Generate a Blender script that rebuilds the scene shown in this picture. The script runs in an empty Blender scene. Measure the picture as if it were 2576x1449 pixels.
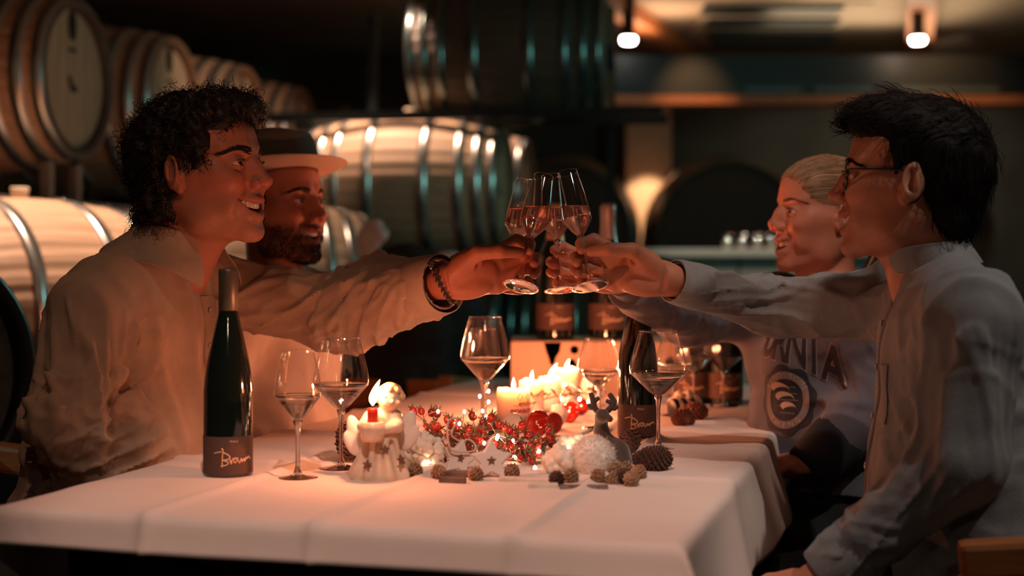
import bpy, bmesh, math, random
import numpy as np
from mathutils import Vector, Matrix
from mathutils.bvhtree import BVHTree

random.seed(7)
rng = np.random.default_rng(11)
scn = bpy.context.scene
COL = scn.collection
PI = math.pi
R = math.radians

# ------------------------------------------------------------------ camera
F_PX, CX, HY, CAM_Z = 3578.0, 1288.0, 656.0, 1.09      # focal length in px, principal column, horizon row, lens height
cam_d = bpy.data.cameras.new('camera')
cam = bpy.data.objects.new('camera', cam_d); COL.objects.link(cam)
cam.location = (0, 0, CAM_Z); cam.rotation_euler = (PI/2, 0, 0)
cam_d.sensor_width = 36; cam_d.lens = 36*F_PX/2576
cam_d.shift_y = -(724.5-HY)/2576
cam_d.clip_start = .05; cam_d.clip_end = 60
cam_d.dof.use_dof = True; cam_d.dof.focus_distance = 2.5; cam_d.dof.aperture_fstop = 2.0
scn.camera = cam
scn.view_settings.view_transform = 'Standard'
scn.view_settings.look = 'None'
scn.view_settings.exposure = 0.0
scn.view_settings.gamma = 1.0
scn.view_settings.use_curve_mapping = False

# ------------------------------------------------------------------ world: faint cool ambience of a cellar
w = bpy.data.worlds.new('world'); scn.world = w; w.use_nodes = True
w.node_tree.nodes['Background'].inputs[0].default_value = (.16, .42, .40, 1)
w.node_tree.nodes['Background'].inputs[1].default_value = .013

def light(name, kind, loc, energy, color, target=None, size=.05, angle=60, blend=.6):
    d = bpy.data.lights.new(name, kind); d.energy = energy; d.color = color
    if kind == 'SPOT':
        d.spot_size = R(angle); d.spot_blend = blend; d.shadow_soft_size = size
    elif kind == 'AREA':
        d.size = size
    else:
        d.shadow_soft_size = size
    o = bpy.data.objects.new(name, d); COL.objects.link(o); o.location = loc
    if target is not None:
        o.rotation_euler = (Vector(target)-Vector(loc)).to_track_quat('-Z', 'Y').to_euler()
    return o
WARM = (1, .66, .47); SALMON = (1, .60, .46); TEAL = (.30, .85, .78)
# cellar downlights (their ceiling fittings are outside the frame), plus added fill lights
light('table_downlight', 'SPOT', (-.12, .85, 2.62), 112, (1, .63, .50), (-.14, 1.97, .74), .028, 33, .5)
light('table_far_downlight', 'SPOT', (.62, 1.75, 2.62), 46, (1, .66, .52), (.45, 3.15, .74), .025, 36, .5)
light('guest_downlight', 'SPOT', (-.60, 1.62, 2.62), 15, (1, .56, .36), (-.74, 2.5, .80), .03, 40, .7)
light('guest_downlight', 'SPOT', (1.45, 1.60, 2.62), 52, (1, .82, .71), (.80, 2.22, .80), .03, 44, .7)
light('front_fill', 'SPOT', (.1, -1.3, 2.62), 13, (1, .70, .52), (-.1, 3.1, 1.0), .05, 70, .9)  # added weak fill from behind the camera for surfaces facing it
light('cask_downlight', 'SPOT', (-1.35, 4.25, 2.62), 210, WARM, (-1.45, 4.42, 1.1), .05, 50, .5)
light('cask_downlight', 'SPOT', (-.80, 6.80, 2.64), 150, WARM, (-.58, 7.0, 1.55), .05, 66, .45)
light('cask_downlight', 'SPOT', (-.15, 5.3, 2.62), 62, WARM, (-1.4, 6.9, 1.75), .05, 46, .7)
light('cask_downlight', 'SPOT', (-.95, 4.9, 2.62), 55, WARM, (-.95, 5.25, 1.2), .05, 40, .6)
light('cask_downlight', 'SPOT', (-.05, 7.75, 2.64), 60, WARM, (-.15, 7.98, 1.4), .05, 60, .6)
light('teal_stack_fill', 'AREA', (2.35, 4.6, 1.8), 14, TEAL, (-.5, 7.0, 1.2), .45)  # added teal fill on the middle stack
light('teal_head_fill', 'SPOT', (-2.9, 1.7, 1.7), 22, (.55, .88, .80), (-1.42, 2.85, .80), .10, 24, .6)  # added teal fill aimed at the near dark barrel head, no window there
light('ceiling_fill', 'AREA', (2.3, 9.0, 2.40), 13, (1, .74, .46), (2.3, 8.9, 3.0), 1.2)  # added unseen uplight that brightens the ceiling from above the downstand
light('ceiling_fill', 'AREA', (.95, 9.0, 2.40), 7, (1, .60, .34), (.95, 8.9, 3.0), .5)  # second added uplight, for the ceiling by the left timber
light('back_wall_fill', 'SPOT', (3.2, 9.9, 2.62), 26, (1, .85, .62), (3.0, 11.5, 1.3), .05, 110, .8)  # added unseen lamp that lifts the back wall

# ------------------------------------------------------------------ helpers
def px(x, y, d):
    return Vector(((x-CX)*d/F_PX, d, CAM_Z-(y-HY)*d/F_PX))
TABLE_Z = .74
def tb(x, y, z=0):
    """point of the table top under picture position x, y, raised by z"""
    d = (CAM_Z-TABLE_Z)*F_PX/(y-HY)
    p = px(x, y, d); p.z = TABLE_Z+z
    return p

def mat(name, color, rough=.6, metal=0, bump=0, bscale=60, var=0, vscale=8, spec=.5, sss=0, sheen=0, vcol=None, coat=0, emit=None, estr=0, trans=0, stretch=None, wrinkle=0):
    m = bpy.data.materials.new(name); m.use_nodes = True
    nt = m.node_tree; b = nt.nodes['Principled BSDF']
    b.inputs['Base Color'].default_value = (*color, 1); b.inputs['Roughness'].default_value = rough
    b.inputs['Metallic'].default_value = metal; b.inputs['Specular IOR Level'].default_value = spec
    if coat: b.inputs['Coat Weight'].default_value = coat; b.inputs['Coat Roughness'].default_value = .08
    if trans: b.inputs['Transmission Weight'].default_value = trans
    if sss:
        b.inputs['Subsurface Weight'].default_value = sss
        b.inputs['Subsurface Radius'].default_value = (.012, .004, .002); b.inputs['Subsurface Scale'].default_value = 1
    if sheen: b.inputs['Sheen Weight'].default_value = sheen
    if emit: b.inputs['Emission Color'].default_value = (*emit, 1); b.inputs['Emission Strength'].default_value = estr
    src = None
    tc = nt.nodes.new('ShaderNodeTexCoord'); out = tc.outputs['Object']
    if stretch:
        mp = nt.nodes.new('ShaderNodeMapping'); mp.inputs['Scale'].default_value = stretch
        nt.links.new(out, mp.inputs[0]); out = mp.outputs[0]
    if vcol:
        a = nt.nodes.new('ShaderNodeVertexColor'); a.layer_name = vcol; src = a.outputs[0]
        nt.links.new(src, b.inputs['Base Color'])
    if var:
        n = nt.nodes.new('ShaderNodeTexNoise'); n.inputs['Scale'].default_value = vscale; n.inputs['Detail'].default_value = 5
        nt.links.new(out, n.inputs['Vector'])
        r = nt.nodes.new('ShaderNodeMapRange'); r.inputs[1].default_value = .3; r.inputs[2].default_value = .7
        r.inputs[3].default_value = 1-var; r.inputs[4].default_value = 1+var*.6
        nt.links.new(n.outputs[0], r.inputs[0])
        mx = nt.nodes.new('ShaderNodeMix'); mx.data_type = 'RGBA'; mx.blend_type = 'MULTIPLY'; mx.inputs[0].default_value = 1
        if src: nt.links.new(src, mx.inputs[6])
        else: mx.inputs[6].default_value = (*color, 1)
        nt.links.new(r.outputs[0], mx.inputs[7]); nt.links.new(mx.outputs[2], b.inputs['Base Color'])
    if bump:
        n = nt.nodes.new('ShaderNodeTexNoise'); n.inputs['Scale'].default_value = bscale; n.inputs['Detail'].default_value = 4
        nt.links.new(out, n.inputs['Vector'])
        bp = nt.nodes.new('ShaderNodeBump'); bp.inputs['Strength'].default_value = bump; bp.inputs['Distance'].default_value = .002
        nt.links.new(n.outputs[0], bp.inputs['Height']); nt.links.new(bp.outputs[0], b.inputs['Normal'])
        if wrinkle:   # rumpled cloth
            n2 = nt.nodes.new('ShaderNodeTexNoise'); n2.noise_type = 'RIDGED_MULTIFRACTAL'; n2.inputs['Scale'].default_value = 13; n2.inputs['Detail'].default_value = 3; n2.inputs['Distortion'].default_value = .6
            nt.links.new(tc.outputs['Object'], n2.inputs['Vector'])
            b2 = nt.nodes.new('ShaderNodeBump'); b2.inputs['Strength'].default_value = wrinkle; b2.inputs['Distance'].default_value = .006
            nt.links.new(n2.outputs[0], b2.inputs['Height']); nt.links.new(b2.outputs[0], bp.inputs['Normal'])
    return m

def glass_mat(name, color=(1, 1, 1), ior=1.45, rough=0):
    m = bpy.data.materials.new(name); m.use_nodes = True; nt = m.node_tree
    nt.nodes.remove(nt.nodes['Principled BSDF'])
    g = nt.nodes.new('ShaderNodeBsdfGlass'); g.inputs['Color'].default_value = (*color, 1); g.inputs['IOR'].default_value = ior; g.inputs['Roughness'].default_value = rough
    nt.links.new(g.outputs[0], nt.nodes['Material Output'].inputs[0]); return m

def thin_glass(name, tint=(1, 1, 1), fres=1.5, refl=1.0):
    """thin blown glass: a pane too thin to bend the view, mirror-bright at grazing angles"""
    m = bpy.data.materials.new(name); m.use_nodes = True; nt = m.node_tree
    nt.nodes.remove(nt.nodes['Principled BSDF'])
    t = nt.nodes.new('ShaderNodeBsdfTransparent'); t.inputs[0].default_value = (*tint, 1)
    g = nt.nodes.new('ShaderNodeBsdfGlossy'); g.inputs['Roughness'].default_value = .03; g.inputs[0].default_value = (refl, refl, refl, 1)
    lw = nt.nodes.new('ShaderNodeLayerWeight'); lw.inputs[0].default_value = .5
    pw = nt.nodes.new('ShaderNodeMath'); pw.operation = 'POWER'; pw.inputs[1].default_value = 3.0; nt.links.new(lw.outputs['Facing'], pw.inputs[0])
    f = nt.nodes.new('ShaderNodeMath'); f.operation = 'MULTIPLY_ADD'; f.inputs[1].default_value = .88; f.inputs[2].default_value = .075; nt.links.new(pw.outputs[0], f.inputs[0])
    mx = nt.nodes.new('ShaderNodeMixShader')
    nt.links.new(f.outputs[0], mx.inputs[0]); nt.links.new(t.outputs[0], mx.inputs[1]); nt.links.new(g.outputs[0], mx.inputs[2])
    nt.links.new(mx.outputs[0], nt.nodes['Material Output'].inputs[0]); return m

def emis(name, color, s):
    m = bpy.data.materials.new(name); m.use_nodes = True; nt = m.node_tree
    nt.nodes.remove(nt.nodes['Principled BSDF'])
    e = nt.nodes.new('ShaderNodeEmission'); e.inputs[0].default_value = (*color, 1); e.inputs[1].default_value = s
    nt.links.new(e.outputs[0], nt.nodes['Material Output'].inputs[0]); return m

def link(name, data, m=None, parent=None, label=None, cat=None, group=None, kind=None, loc=None, smooth=True):
    o = bpy.data.objects.new(name, data); COL.objects.link(o)
    if m is not None and data is not None: 
        if not len(data.materials): data.materials.append(m)
        elif data.materials[0] is not m: o.material_slots[0].link = 'OBJECT'; o.material_slots[0].material = m
    if parent is not None: o.parent = parent
    if label: o['label'] = label
    if cat: o['category'] = cat
    if group: o['group'] = group
    if kind: o['kind'] = kind
    if loc is not None: o.location = loc
    if data is not None and smooth and hasattr(data, 'polygons'):
        data.polygons.foreach_set('use_smooth', [True]*len(data.polygons))
    return o

def empty(name, loc=(0, 0, 0), **k):
    o = link(name, None, **k); o.location = loc; o.empty_display_size = .05; return o

def copy_tree(o, parent=None):
    c = o.copy(); COL.objects.link(c); c.parent = parent
    for ch in list(o.children): copy_tree(ch, c)
    return c

def mesh(name, V, Fc):
    me = bpy.data.meshes.new(name); me.from_pydata([tuple(v) for v in V], [], [tuple(f) for f in Fc]); me.update(); return me

def np_mesh(name, V, Q):
    """fast mesh from numpy quads"""
    me = bpy.data.meshes.new(name); n, q = len(V), len(Q)
    me.vertices.add(n); me.vertices.foreach_set('co', np.asarray(V, np.float32).ravel())
    me.loops.add(q*4); me.loops.foreach_set('vertex_index', np.asarray(Q, np.int32).ravel())
    me.polygons.add(q); me.polygons.foreach_set('loop_start', np.arange(q, dtype=np.int32)*4)
    me.update(calc_edges=True); me.validate(); return me

def set_vcol(me, name, cols):
    a = me.color_attributes.new(name, 'FLOAT_COLOR', 'POINT')
    c = np.ones((len(me.vertices), 4), np.float32); c[:, :3] = cols
    a.data.foreach_set('color', c.ravel())

def bm_mesh(name, bm):
    me = bpy.data.meshes.new(name); bm.normal_update(); bm.to_mesh(me); bm.free(); return me

def add_box(bm, c, s, rot=None, bev=0):
    r = bmesh.ops.create_cube(bm, size=1)
    vs = r['verts']
    bmesh.ops.scale(bm, vec=s, verts=vs)
    if bev:
        es = list({e for v in vs for e in v.link_edges})
        rr = bmesh.ops.bevel(bm, geom=es, offset=bev, segments=2, affect='EDGES', profile=.6)
        vs = list({v for f in rr['faces'] for v in f.verts} | {v for v in vs if v.is_valid})
    if rot is not None: bmesh.ops.rotate(bm, cent=(0, 0, 0), matrix=rot, verts=vs)
    bmesh.ops.translate(bm, vec=c, verts=vs)
    return vs

def box_mesh(name, c, s, rot=None, bev=0):
    bm = bmesh.new(); add_box(bm, c, s, rot, bev); return bm_mesh(name, bm)

def lathe(name, prof, n=48, close=False):
    """revolve (r, z) pairs about z"""
    V, Fc, rows = [], [], []
    for r_, z in prof:
        if r_ < 1e-6: rows.append([len(V)]); V.append((0, 0, z))
        else:
            rows.append(list(range(len(V), len(V)+n)))
            V += [(r_*math.cos(2*PI*i/n), r_*math.sin(2*PI*i/n), z) for i in range(n)]
    pairs = list(zip(rows, rows[1:]))
    if close: pairs.append((rows[-1], rows[0]))
    for a, b in pairs:
        for i in range(n):
            j = (i+1) % n
            if len(a) == 1 and len(b) == 1: continue
            if len(a) == 1: Fc.append((a[0], b[j], b[i]))
            elif len(b) == 1: Fc.append((a[i], a[j], b[0]))
            else: Fc.append((a[i], a[j], b[j], b[i]))
    return mesh(name, V, Fc)

def tube_data(V, Fc, pts, r, n=6, cap=True):
    """append a tube along pts; r a number or a list"""
    pts = [Vector(p) for p in pts]; m = len(pts)
    rr = r if isinstance(r, (list, tuple)) else [r]*m
    prev = None; base = len(V)
    for i, p in enumerate(pts):
        t = (pts[min(i+1, m-1)]-pts[max(i-1, 0)])
        t = t.normalized() if t.length > 1e-9 else Vector((0, 0, 1))
        if prev is None:
            a = Vector((0, 0, 1)) if abs(t.z) < .9 else Vector((1, 0, 0))
            u = t.cross(a).normalized()
        else:
            u = (prev-t*prev.dot(t))
            u = u.normalized() if u.length > 1e-6 else t.orthogonal().normalized()
        prev = u; v = t.cross(u)
        for k in range(n):
            a = 2*PI*k/n
            V.append(p+u*(rr[i]*math.cos(a))+v*(rr[i]*math.sin(a)))
    for i in range(m-1):
        for k in range(n):
            j = (k+1) % n
            Fc.append((base+i*n+k, base+i*n+j, base+(i+1)*n+j, base+(i+1)*n+k))
    if cap:
        Fc.append(tuple(base+k for k in reversed(range(n)))); Fc.append(tuple(base+(m-1)*n+k for k in range(n)))

def tube(name, pts, r, n=8):
    V, Fc = [], []; tube_data(V, Fc, pts, r, n); return mesh(name, V, Fc)

def smooth_path(pts, n=6):
    """Catmull-Rom through pts"""
    P = [Vector(p) for p in pts]; P = [P[0]*2-P[1]]+P+[P[-1]*2-P[-2]]; out = []
    for i in range(1, len(P)-2):
        for k in range(n):
            t = k/n
            out.append(.5*((2*P[i])+(P[i+1]-P[i-1])*t+(2*P[i-1]-5*P[i]+4*P[i+1]-P[i+2])*t*t+(3*P[i]-P[i-1]-3*P[i+1]+P[i+2])*t**3))
    out.append(P[-2]); return out

def text_mesh(body, size, extrude=0, shear=0, bold=0):
    cu = bpy.data.curves.new('lettering', 'FONT'); cu.body = body; cu.size = size; cu.align_x = 'CENTER'; cu.align_y = 'CENTER'
    cu.extrude = extrude; cu.shear = shear; cu.offset = bold; cu.resolution_u = 3
    o = bpy.data.objects.new('lettering_source', cu); COL.objects.link(o)
    dg = bpy.context.evaluated_depsgraph_get(); me = bpy.data.meshes.new_from_object(o.evaluated_get(dg))
    bpy.data.objects.remove(o); bpy.data.curves.remove(cu); return me

# ------------------------------------------------------------------ sculpting: signed distances on a lattice, meshed by surface nets
def vnoise(P, f):
    """smooth value noise, about -1..1"""
    q = np.asarray(P, np.float32)*f; i = np.floor(q).astype(np.int64); t = q-i; t = t*t*(3-2*t)
    def h(dx, dy, dz):
        n = (i[..., 0]+dx)*73856093 ^ (i[..., 1]+dy)*19349663 ^ (i[..., 2]+dz)*83492791
        n = (n*(n*n*15731+789221)+1376312589) & 0x7fffffff
        return n.astype(np.float32)/1073741824.0-1
    x, y, z = t[..., 0], t[..., 1], t[..., 2]
    a = h(0, 0, 0)*(1-x)+h(1, 0, 0)*x; b = h(0, 1, 0)*(1-x)+h(1, 1, 0)*x
    c = h(0, 0, 1)*(1-x)+h(1, 0, 1)*x; d = h(0, 1, 1)*(1-x)+h(1, 1, 1)*x
    return (a*(1-y)+b*y)*(1-z)+(c*(1-y)+d*y)*z

def A(v): return np.array(v, np.float32)

class Sculpt:
    """list of shapes blended in order; frame = (origin, 3x3 axes, scale) maps local shapes to the world"""
    def __init__(s): s.ops = []; s.frame = None
    def at(s, O=None, M=None, k=1.0): s.frame = None if O is None else (A(O), np.array(M, np.float32), k); return s
    def _p(s, c):
        c = A(c)
        if s.frame is None: return c
        O, M, k = s.frame; return O+k*(M@c)
    def _k(s): return 1.0 if s.frame is None else s.frame[2]
    def cap(s, a, b, ra, rb=None, k=.01, op='u'):
        rb = ra if rb is None else rb
        a, b = s._p(a), s._p(b); q = s._k(); ra *= q; rb *= q
        s.ops.append((op, 'cap', (a, b, ra, rb), k*q, (a+b)/2, float(np.linalg.norm(a-b))/2+max(ra, rb))); return s
    def chain(s, pts, rad, k=.01, kj=None, op='u'):
        for i in range(len(pts)-1): s.cap(pts[i], pts[i+1], rad[i], rad[i+1], k if i == 0 else (kj if kj is not None else k), op)
        return s
    def ell(s, c, r, rot=None, k=.01, op='u'):
        c = s._p(c); q = s._k(); r = A(r)*q
        M = np.eye(3, dtype=np.float32) if s.frame is None else s.frame[1]
        if rot is not None: M = M@np.array(Matrix.Rotation(rot[0], 3, rot[1]), np.float32)
        s.ops.append((op, 'ell', (c, r, M), k*q, c, float(max(r)))); return s
    def plane(s, p, n, k=.002, rad=9.0, op='s'):
        """remove everything on the side n points to (within rad of p)"""
        p = s._p(p); n = A(n)
        if s.frame is not None: n = s.frame[1]@n
        s.ops.append((op, 'pl', (p, n/np.linalg.norm(n)), k, p, rad)); return s
    def disp(s, fn, c, rad):
        s.ops.append(('d', 'fn', (fn,), 0, A(c), rad)); return s
    def sub(s, *a, **k): k['op'] = 's'; return s.cap(*a, **k)

    def mesh(s, lo, hi, h, frame=None):
        """returns vertices, quads of the surface inside the box lo..hi of frame (world when None)"""
        if frame is None: O, M = np.zeros(3, np.float32), np.eye(3, dtype=np.float32)
        else: O, M = A(frame[0]), np.array(frame[1], np.float32)
        lo, hi = A(lo), A(hi); N = np.maximum(4, np.ceil((hi-lo)/h).astype(int)+1)
        ax = [lo[i]+h*np.arange(N[i], dtype=np.float32) for i in range(3)]
        D = np.full(tuple(N), .2, np.float32)
        for op, kind, par, k, c, rad in s.ops:
            lc = M.T@(c-O); m = rad+k+.02+2*h
            i0 = np.clip(np.floor((lc-m-lo)/h).astype(int), 0, N); i1 = np.clip(np.ceil((lc+m-lo)/h).astype(int)+1, 0, N)
            if np.any(i1 <= i0): continue
            sl = tuple(slice(a, b) for a, b in zip(i0, i1))
            x, y, z = ax[0][sl[0]][:, None, None], ax[1][sl[1]][None, :, None], ax[2][sl[2]][None, None, :]
            P = [O[i]+M[i, 0]*x+M[i, 1]*y+M[i, 2]*z for i in range(3)]
            d = D[sl]
            if kind == 'cap':
                a, b, ra, rb = par; ba = b-a; L = float(ba@ba)+1e-12
                qx, qy, qz = P[0]-a[0], P[1]-a[1], P[2]-a[2]
                t = np.clip((qx*ba[0]+qy*ba[1]+qz*ba[2])/L, 0, 1)
                e = np.sqrt((qx-t*ba[0])**2+(qy-t*ba[1])**2+(qz-t*ba[2])**2)-(ra+(rb-ra)*t)
            elif kind == 'ell':
                cc, r, E = par; q = [P[0]-cc[0], P[1]-cc[1], P[2]-cc[2]]
                u = [(q[0]*E[0, i]+q[1]*E[1, i]+q[2]*E[2, i])/r[i] for i in range(3)]
                k0 = np.sqrt(u[0]**2+u[1]**2+u[2]**2); k1 = np.sqrt((u[0]/r[0])**2+(u[1]/r[1])**2+(u[2]/r[2])**2)+1e-9
                e = k0*(k0-1)/k1
                e = np.where(k0 < .3, -min(r)*.8, e)
            elif kind == 'pl':
                p, n = par; e = -((P[0]-p[0])*n[0]+(P[1]-p[1])*n[1]+(P[2]-p[2])*n[2])
            else:
                band = np.abs(d) < .022
                if band.any():
                    PP = np.stack([np.broadcast_to(P[i], d.shape)[band] for i in range(3)], -1)
                    d[band] -= par[0](PP)
                continue
            if op == 'u':
                if k > 1e-5:
                    hh = np.maximum(k-np.abs(d-e), 0)/k; D[sl] = np.minimum(d, e)-hh*hh*k*.25
                else: D[sl] = np.minimum(d, e)
            else:
                hh = np.maximum(k-np.abs(d+e), 0)/max(k, 1e-6); D[sl] = np.maximum(d, -e)+hh*hh*k*.25
        return nets(D, lo, h, O, M)

def nets(D, lo, h, O, M):
    I = D < 0
    n0, n1, n2 = D.shape
    cs = np.zeros((n0-1, n1-1, n2-1), np.uint8)
    for a in (0, 1):
        for b in (0, 1):
            for c in (0, 1): cs += I[a:n0-1+a, b:n1-1+b, c:n2-1+c]
    act = (cs > 0) & (cs < 8)
    idx = np.argwhere(act)
    if len(idx) == 0: return np.zeros((0, 3), np.float32), np.zeros((0, 4), np.int32)
    vid = np.full(act.shape, -1, np.int32); vid[act] = np.arange(len(idx), dtype=np.int32)
    corner = {}
    for a in (0, 1):
        for b in (0, 1):
            for c in (0, 1): corner[(a, b, c)] = D[idx[:, 0]+a, idx[:, 1]+b, idx[:, 2]+c]
    acc = np.zeros((len(idx), 3), np.float32); cnt = np.zeros(len(idx), np.float32)
    for p in corner:
        for axis in range(3):
            if p[axis]: continue
            q = list(p); q[axis] = 1; q = tuple(q)
            u, v = corner[p], corner[q]; cr = (u < 0) != (v < 0)
            t = np.where(cr, u/np.where(cr, u-v, 1), 0)
            pos = np.array(p, np.float32)[None, :].repeat(len(idx), 0); pos[:, axis] += t
            acc += pos*cr[:, None]; cnt += cr
    L = lo+h*(idx+acc/cnt[:, None])
    V = O+L@M.T
    Q = []
    for axis in range(3):
        b, c = (axis+1) % 3, (axis+2) % 3
        s0 = [slice(None)]*3; s1 = [slice(None)]*3; s0[axis] = slice(0, -1); s1[axis] = slice(1, None)
        u, v = I[tuple(s0)], I[tuple(s1)]
        e = np.argwhere(u != v)
        ok = (e[:, b] > 0) & (e[:, c] > 0) & (e[:, b] < D.shape[b]-1) & (e[:, c] < D.shape[c]-1)
        e = e[ok]; flip = v[e[:, 0], e[:, 1], e[:, 2]]
        def cell(db, dc):
            f = e.copy(); f[:, b] -= db; f[:, c] -= dc; return vid[f[:, 0], f[:, 1], f[:, 2]]
        q = np.stack([cell(1, 1), cell(0, 1), cell(0, 0), cell(1, 0)], 1)
        q[flip] = q[flip][:, ::-1]
        Q.append(q)
    Q = np.concatenate(Q); Q = Q[(Q >= 0).all(1)]
    return V, Q

def join_vq(parts):
    V, Q, o = [], [], 0
    for v, q in parts: V.append(v); Q.append(q+o); o += len(v)
    return np.concatenate(V), np.concatenate(Q)

def drop_box(v, q, lo, hi, frame):
    """drop quads whose centre lies in a box (of a frame)"""
    O, M = A(frame[0]), np.array(frame[1], np.float32)
    c = (v[q].mean(1)-O)@M
    keep = ~((c > A(lo)) & (c < A(hi))).all(1); return v, q[keep]

def axes_from(fwd, up=(0, 0, 1)):
    """columns x = forward, y = left, z = up"""
    x = Vector(fwd).normalized(); y = Vector(up).cross(x).normalized(); z = x.cross(y)
    return np.array([[x[i], y[i], z[i]] for i in range(3)], np.float32)
# ================================================================== the cellar
FLOOR_M = mat('dark_screed', (.060, .055, .050), .55, var=.4, vscale=3, bump=.3, bscale=30)
PLASTER = mat('olive_plaster', (.115, .105, .085), .9, var=.25, vscale=2.5, bump=.4, bscale=25)
CEIL_M = mat('tan_plaster_ceiling', (.27, .215, .165), .9, var=.15, vscale=2, bump=.3, bscale=18)
DARK_STEEL = mat('dark_painted_steel', (.012, .018, .019), .45, metal=.3)
WOOD_ORANGE = mat('orange_stained_timber', (.36, .125, .045), .55, var=.35, vscale=14, stretch=(6, 6, .6), bump=.25, bscale=60)
def slab(name, c, s, m, rz=0, kind='structure', **k):
    me = box_mesh(name, (0, 0, 0), s); o = link(name, me, m, kind=kind, loc=c, smooth=False, **k); o.rotation_euler.z = rz; return o
RX0, RX1, RY0, RY1, ZC = -4.0, 4.6, -2.2, 11.6, 2.68
slab('floor', ((RX0+RX1)/2, (RY0+RY1)/2, -.05), (RX1-RX0+.4, RY1-RY0+.4, .1), FLOOR_M)
slab('ceiling', ((RX0+RX1)/2, (RY0+RY1)/2, ZC+.05), (RX1-RX0+.4, RY1-RY0+.4, .1), CEIL_M)
slab('wall_back', ((RX0+RX1)/2, RY1+.1, ZC/2), (RX1-RX0+.4, .2, ZC), PLASTER)
slab('wall_left', (RX0-.1, (RY0+RY1)/2, ZC/2), (.2, RY1-RY0, ZC), PLASTER)
slab('wall_right', (RX1+.1, (RY0+RY1)/2, ZC/2), (.2, RY1-RY0, ZC), PLASTER)
slab('wall_front', ((RX0+RX1)/2, RY0-.1, ZC/2), (RX1-RX0+.4, .2, ZC), PLASTER)
# steel downstand that crosses the room, timber ledge below it
slab('trim_1', (2.2, 9.0, 2.245), (4.9, .30, .25), DARK_STEEL)
slab('trim_2', (2.2, 8.93, 2.09), (4.9, .22, .056), WOOD_ORANGE)
for i, (x, ww) in enumerate(((1.62, .36), (2.06, .36), (2.72, .62))):
    link('vent_plate', box_mesh('vent_plate', (x, 8.845, 2.155), (ww, .01, .035), bev=.003), mat('grey_vent_plate', (.06, .09, .09), .4), label=['short grey plate on the steel downstand, leftmost of three', 'short grey plate on the steel downstand, middle of three', 'long grey plate on the steel downstand, rightmost of three'][i], cat='plate', group='plates on the downstand', smooth=False)
# ceiling timbers running away to the right
for i, (a, b, wd) in enumerate(((Vector((.45, 8.05, ZC-.05)), Vector((1.60, 11.4, ZC-.05)), .14), (Vector((2.20, 7.6, ZC-.05)), Vector((3.25, 11.4, ZC-.05)), .17))):
    d = b-a; o = slab('trim_%d' % (3+i), (a+b)/2, (wd, d.length, .10), WOOD_ORANGE, math.atan2(d.y, d.x)-PI/2)
# slatted air grille in the ceiling
g = empty('air_grille', (1.72, 9.6, ZC), label='long dark slatted air grille set in the tan ceiling', cat='grille')
fr = box_mesh('grille_frame', (0, 0, -.005), (1.0, 1.75, .012)); link('grille_frame', fr, CEIL_M, g, smooth=False)
sl = box_mesh('slat', (0, 0, 0), (.86, .26, .03), bev=.006)
for i in range(4):
    s_ = link('slat', sl, DARK_STEEL, g, loc=(-.10+.09*i, -.70+.47*i, -.022), smooth=False)
# two ceiling lamps in view
LAMP_G = emis('lamp_glow', (1, .90, .80), 30)
def ceiling_lamp(x, y, label):
    o = empty('ceiling_lamp', (x, y, 0), label=label, cat='lamp', group='ceiling lamps')
    link('lamp_body', lathe('lamp_body', [(0, ZC), (.038, ZC), (.038, 2.475), (.045, 2.462), (.047, 2.43), (.040, 2.43), (.036, 2.45), (0, 2.452)], 28), mat('black_lamp_body', (.01, .01, .01), .4), o)
    link('lamp_glass', lathe('lamp_glass', [(0, 2.437), (.030, 2.436), (.042, 2.428), (.043, 2.412), (.034, 2.398), (0, 2.394)], 28), LAMP_G, o)
    l_ = light('lamp_beam', 'SPOT', (x, y, 2.385), 26, (1, .55, .28), (x, y+.05, 0), .04, 62, .9)
    return o
pA = px(1581, 104, 8.55); pB = px(2309, 106, 8.55)
ceiling_lamp(pA.x, 8.55, 'small black ceiling lamp beside the diagonal timber')
ceiling_lamp(pB.x, 8.55, 'small black ceiling lamp on the wide orange timber')
light('timber_glow', 'POINT', (pB.x, 8.55, 2.36), 1.6, (1, .5, .22), size=.04)
light('ledge_spot', 'SPOT', (1.13, 8.1, 2.62), 40, (1, .48, .2), (1.13, 8.82, 2.08), .03, 40, 1)
light('ledge_spot', 'SPOT', (2.75, 8.0, 2.62), 16, (1, .48, .2), (2.75, 8.82, 2.07), .03, 60, .9)
light('cask_gap_downlight', 'SPOT', (1.04, 9.65, 2.52), 300, (1, .60, .33), (1.03, 10.8, 1.42), .02, 20, .5)

# ------------------------------------------------------------------ oak barrels
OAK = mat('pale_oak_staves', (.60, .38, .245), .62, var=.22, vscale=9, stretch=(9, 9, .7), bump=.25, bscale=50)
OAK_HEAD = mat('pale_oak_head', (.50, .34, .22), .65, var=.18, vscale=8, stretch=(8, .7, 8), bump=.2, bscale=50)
OAK_DARK = mat('shade_dark_oak', (.085, .052, .034), .55, var=.3, vscale=9, stretch=(9, 9, .7), bump=.25, bscale=50)  # darkened oak copy: shade of the unlit barrels put into the colour
OAK_HEAD_G = mat('shaded_teal_head', (.13, .15, .135), .7, var=.3, vscale=6, stretch=(8, 8, .8), bump=.2, bscale=50)  # shade and teal cast of an unlit head put into the colour
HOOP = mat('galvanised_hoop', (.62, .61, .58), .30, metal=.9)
HOOP_D = mat('shaded_steel_hoop', (.16, .20, .19), .28, metal=.9)  # darker hoop copy, shade and teal reflection put into its colour
CHIME = mat('brown_chime', (.24, .11, .055), .6)
STAMP = mat('burnt_stamp', (.012, .010, .008), .8)
BUNG = mat('silicone_bung', (.62, .50, .38), .5)
def barrel_r(z, L, rb, rh): t = abs(z)/(L/2); return rb-(rb-rh)*t**2.0
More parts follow.
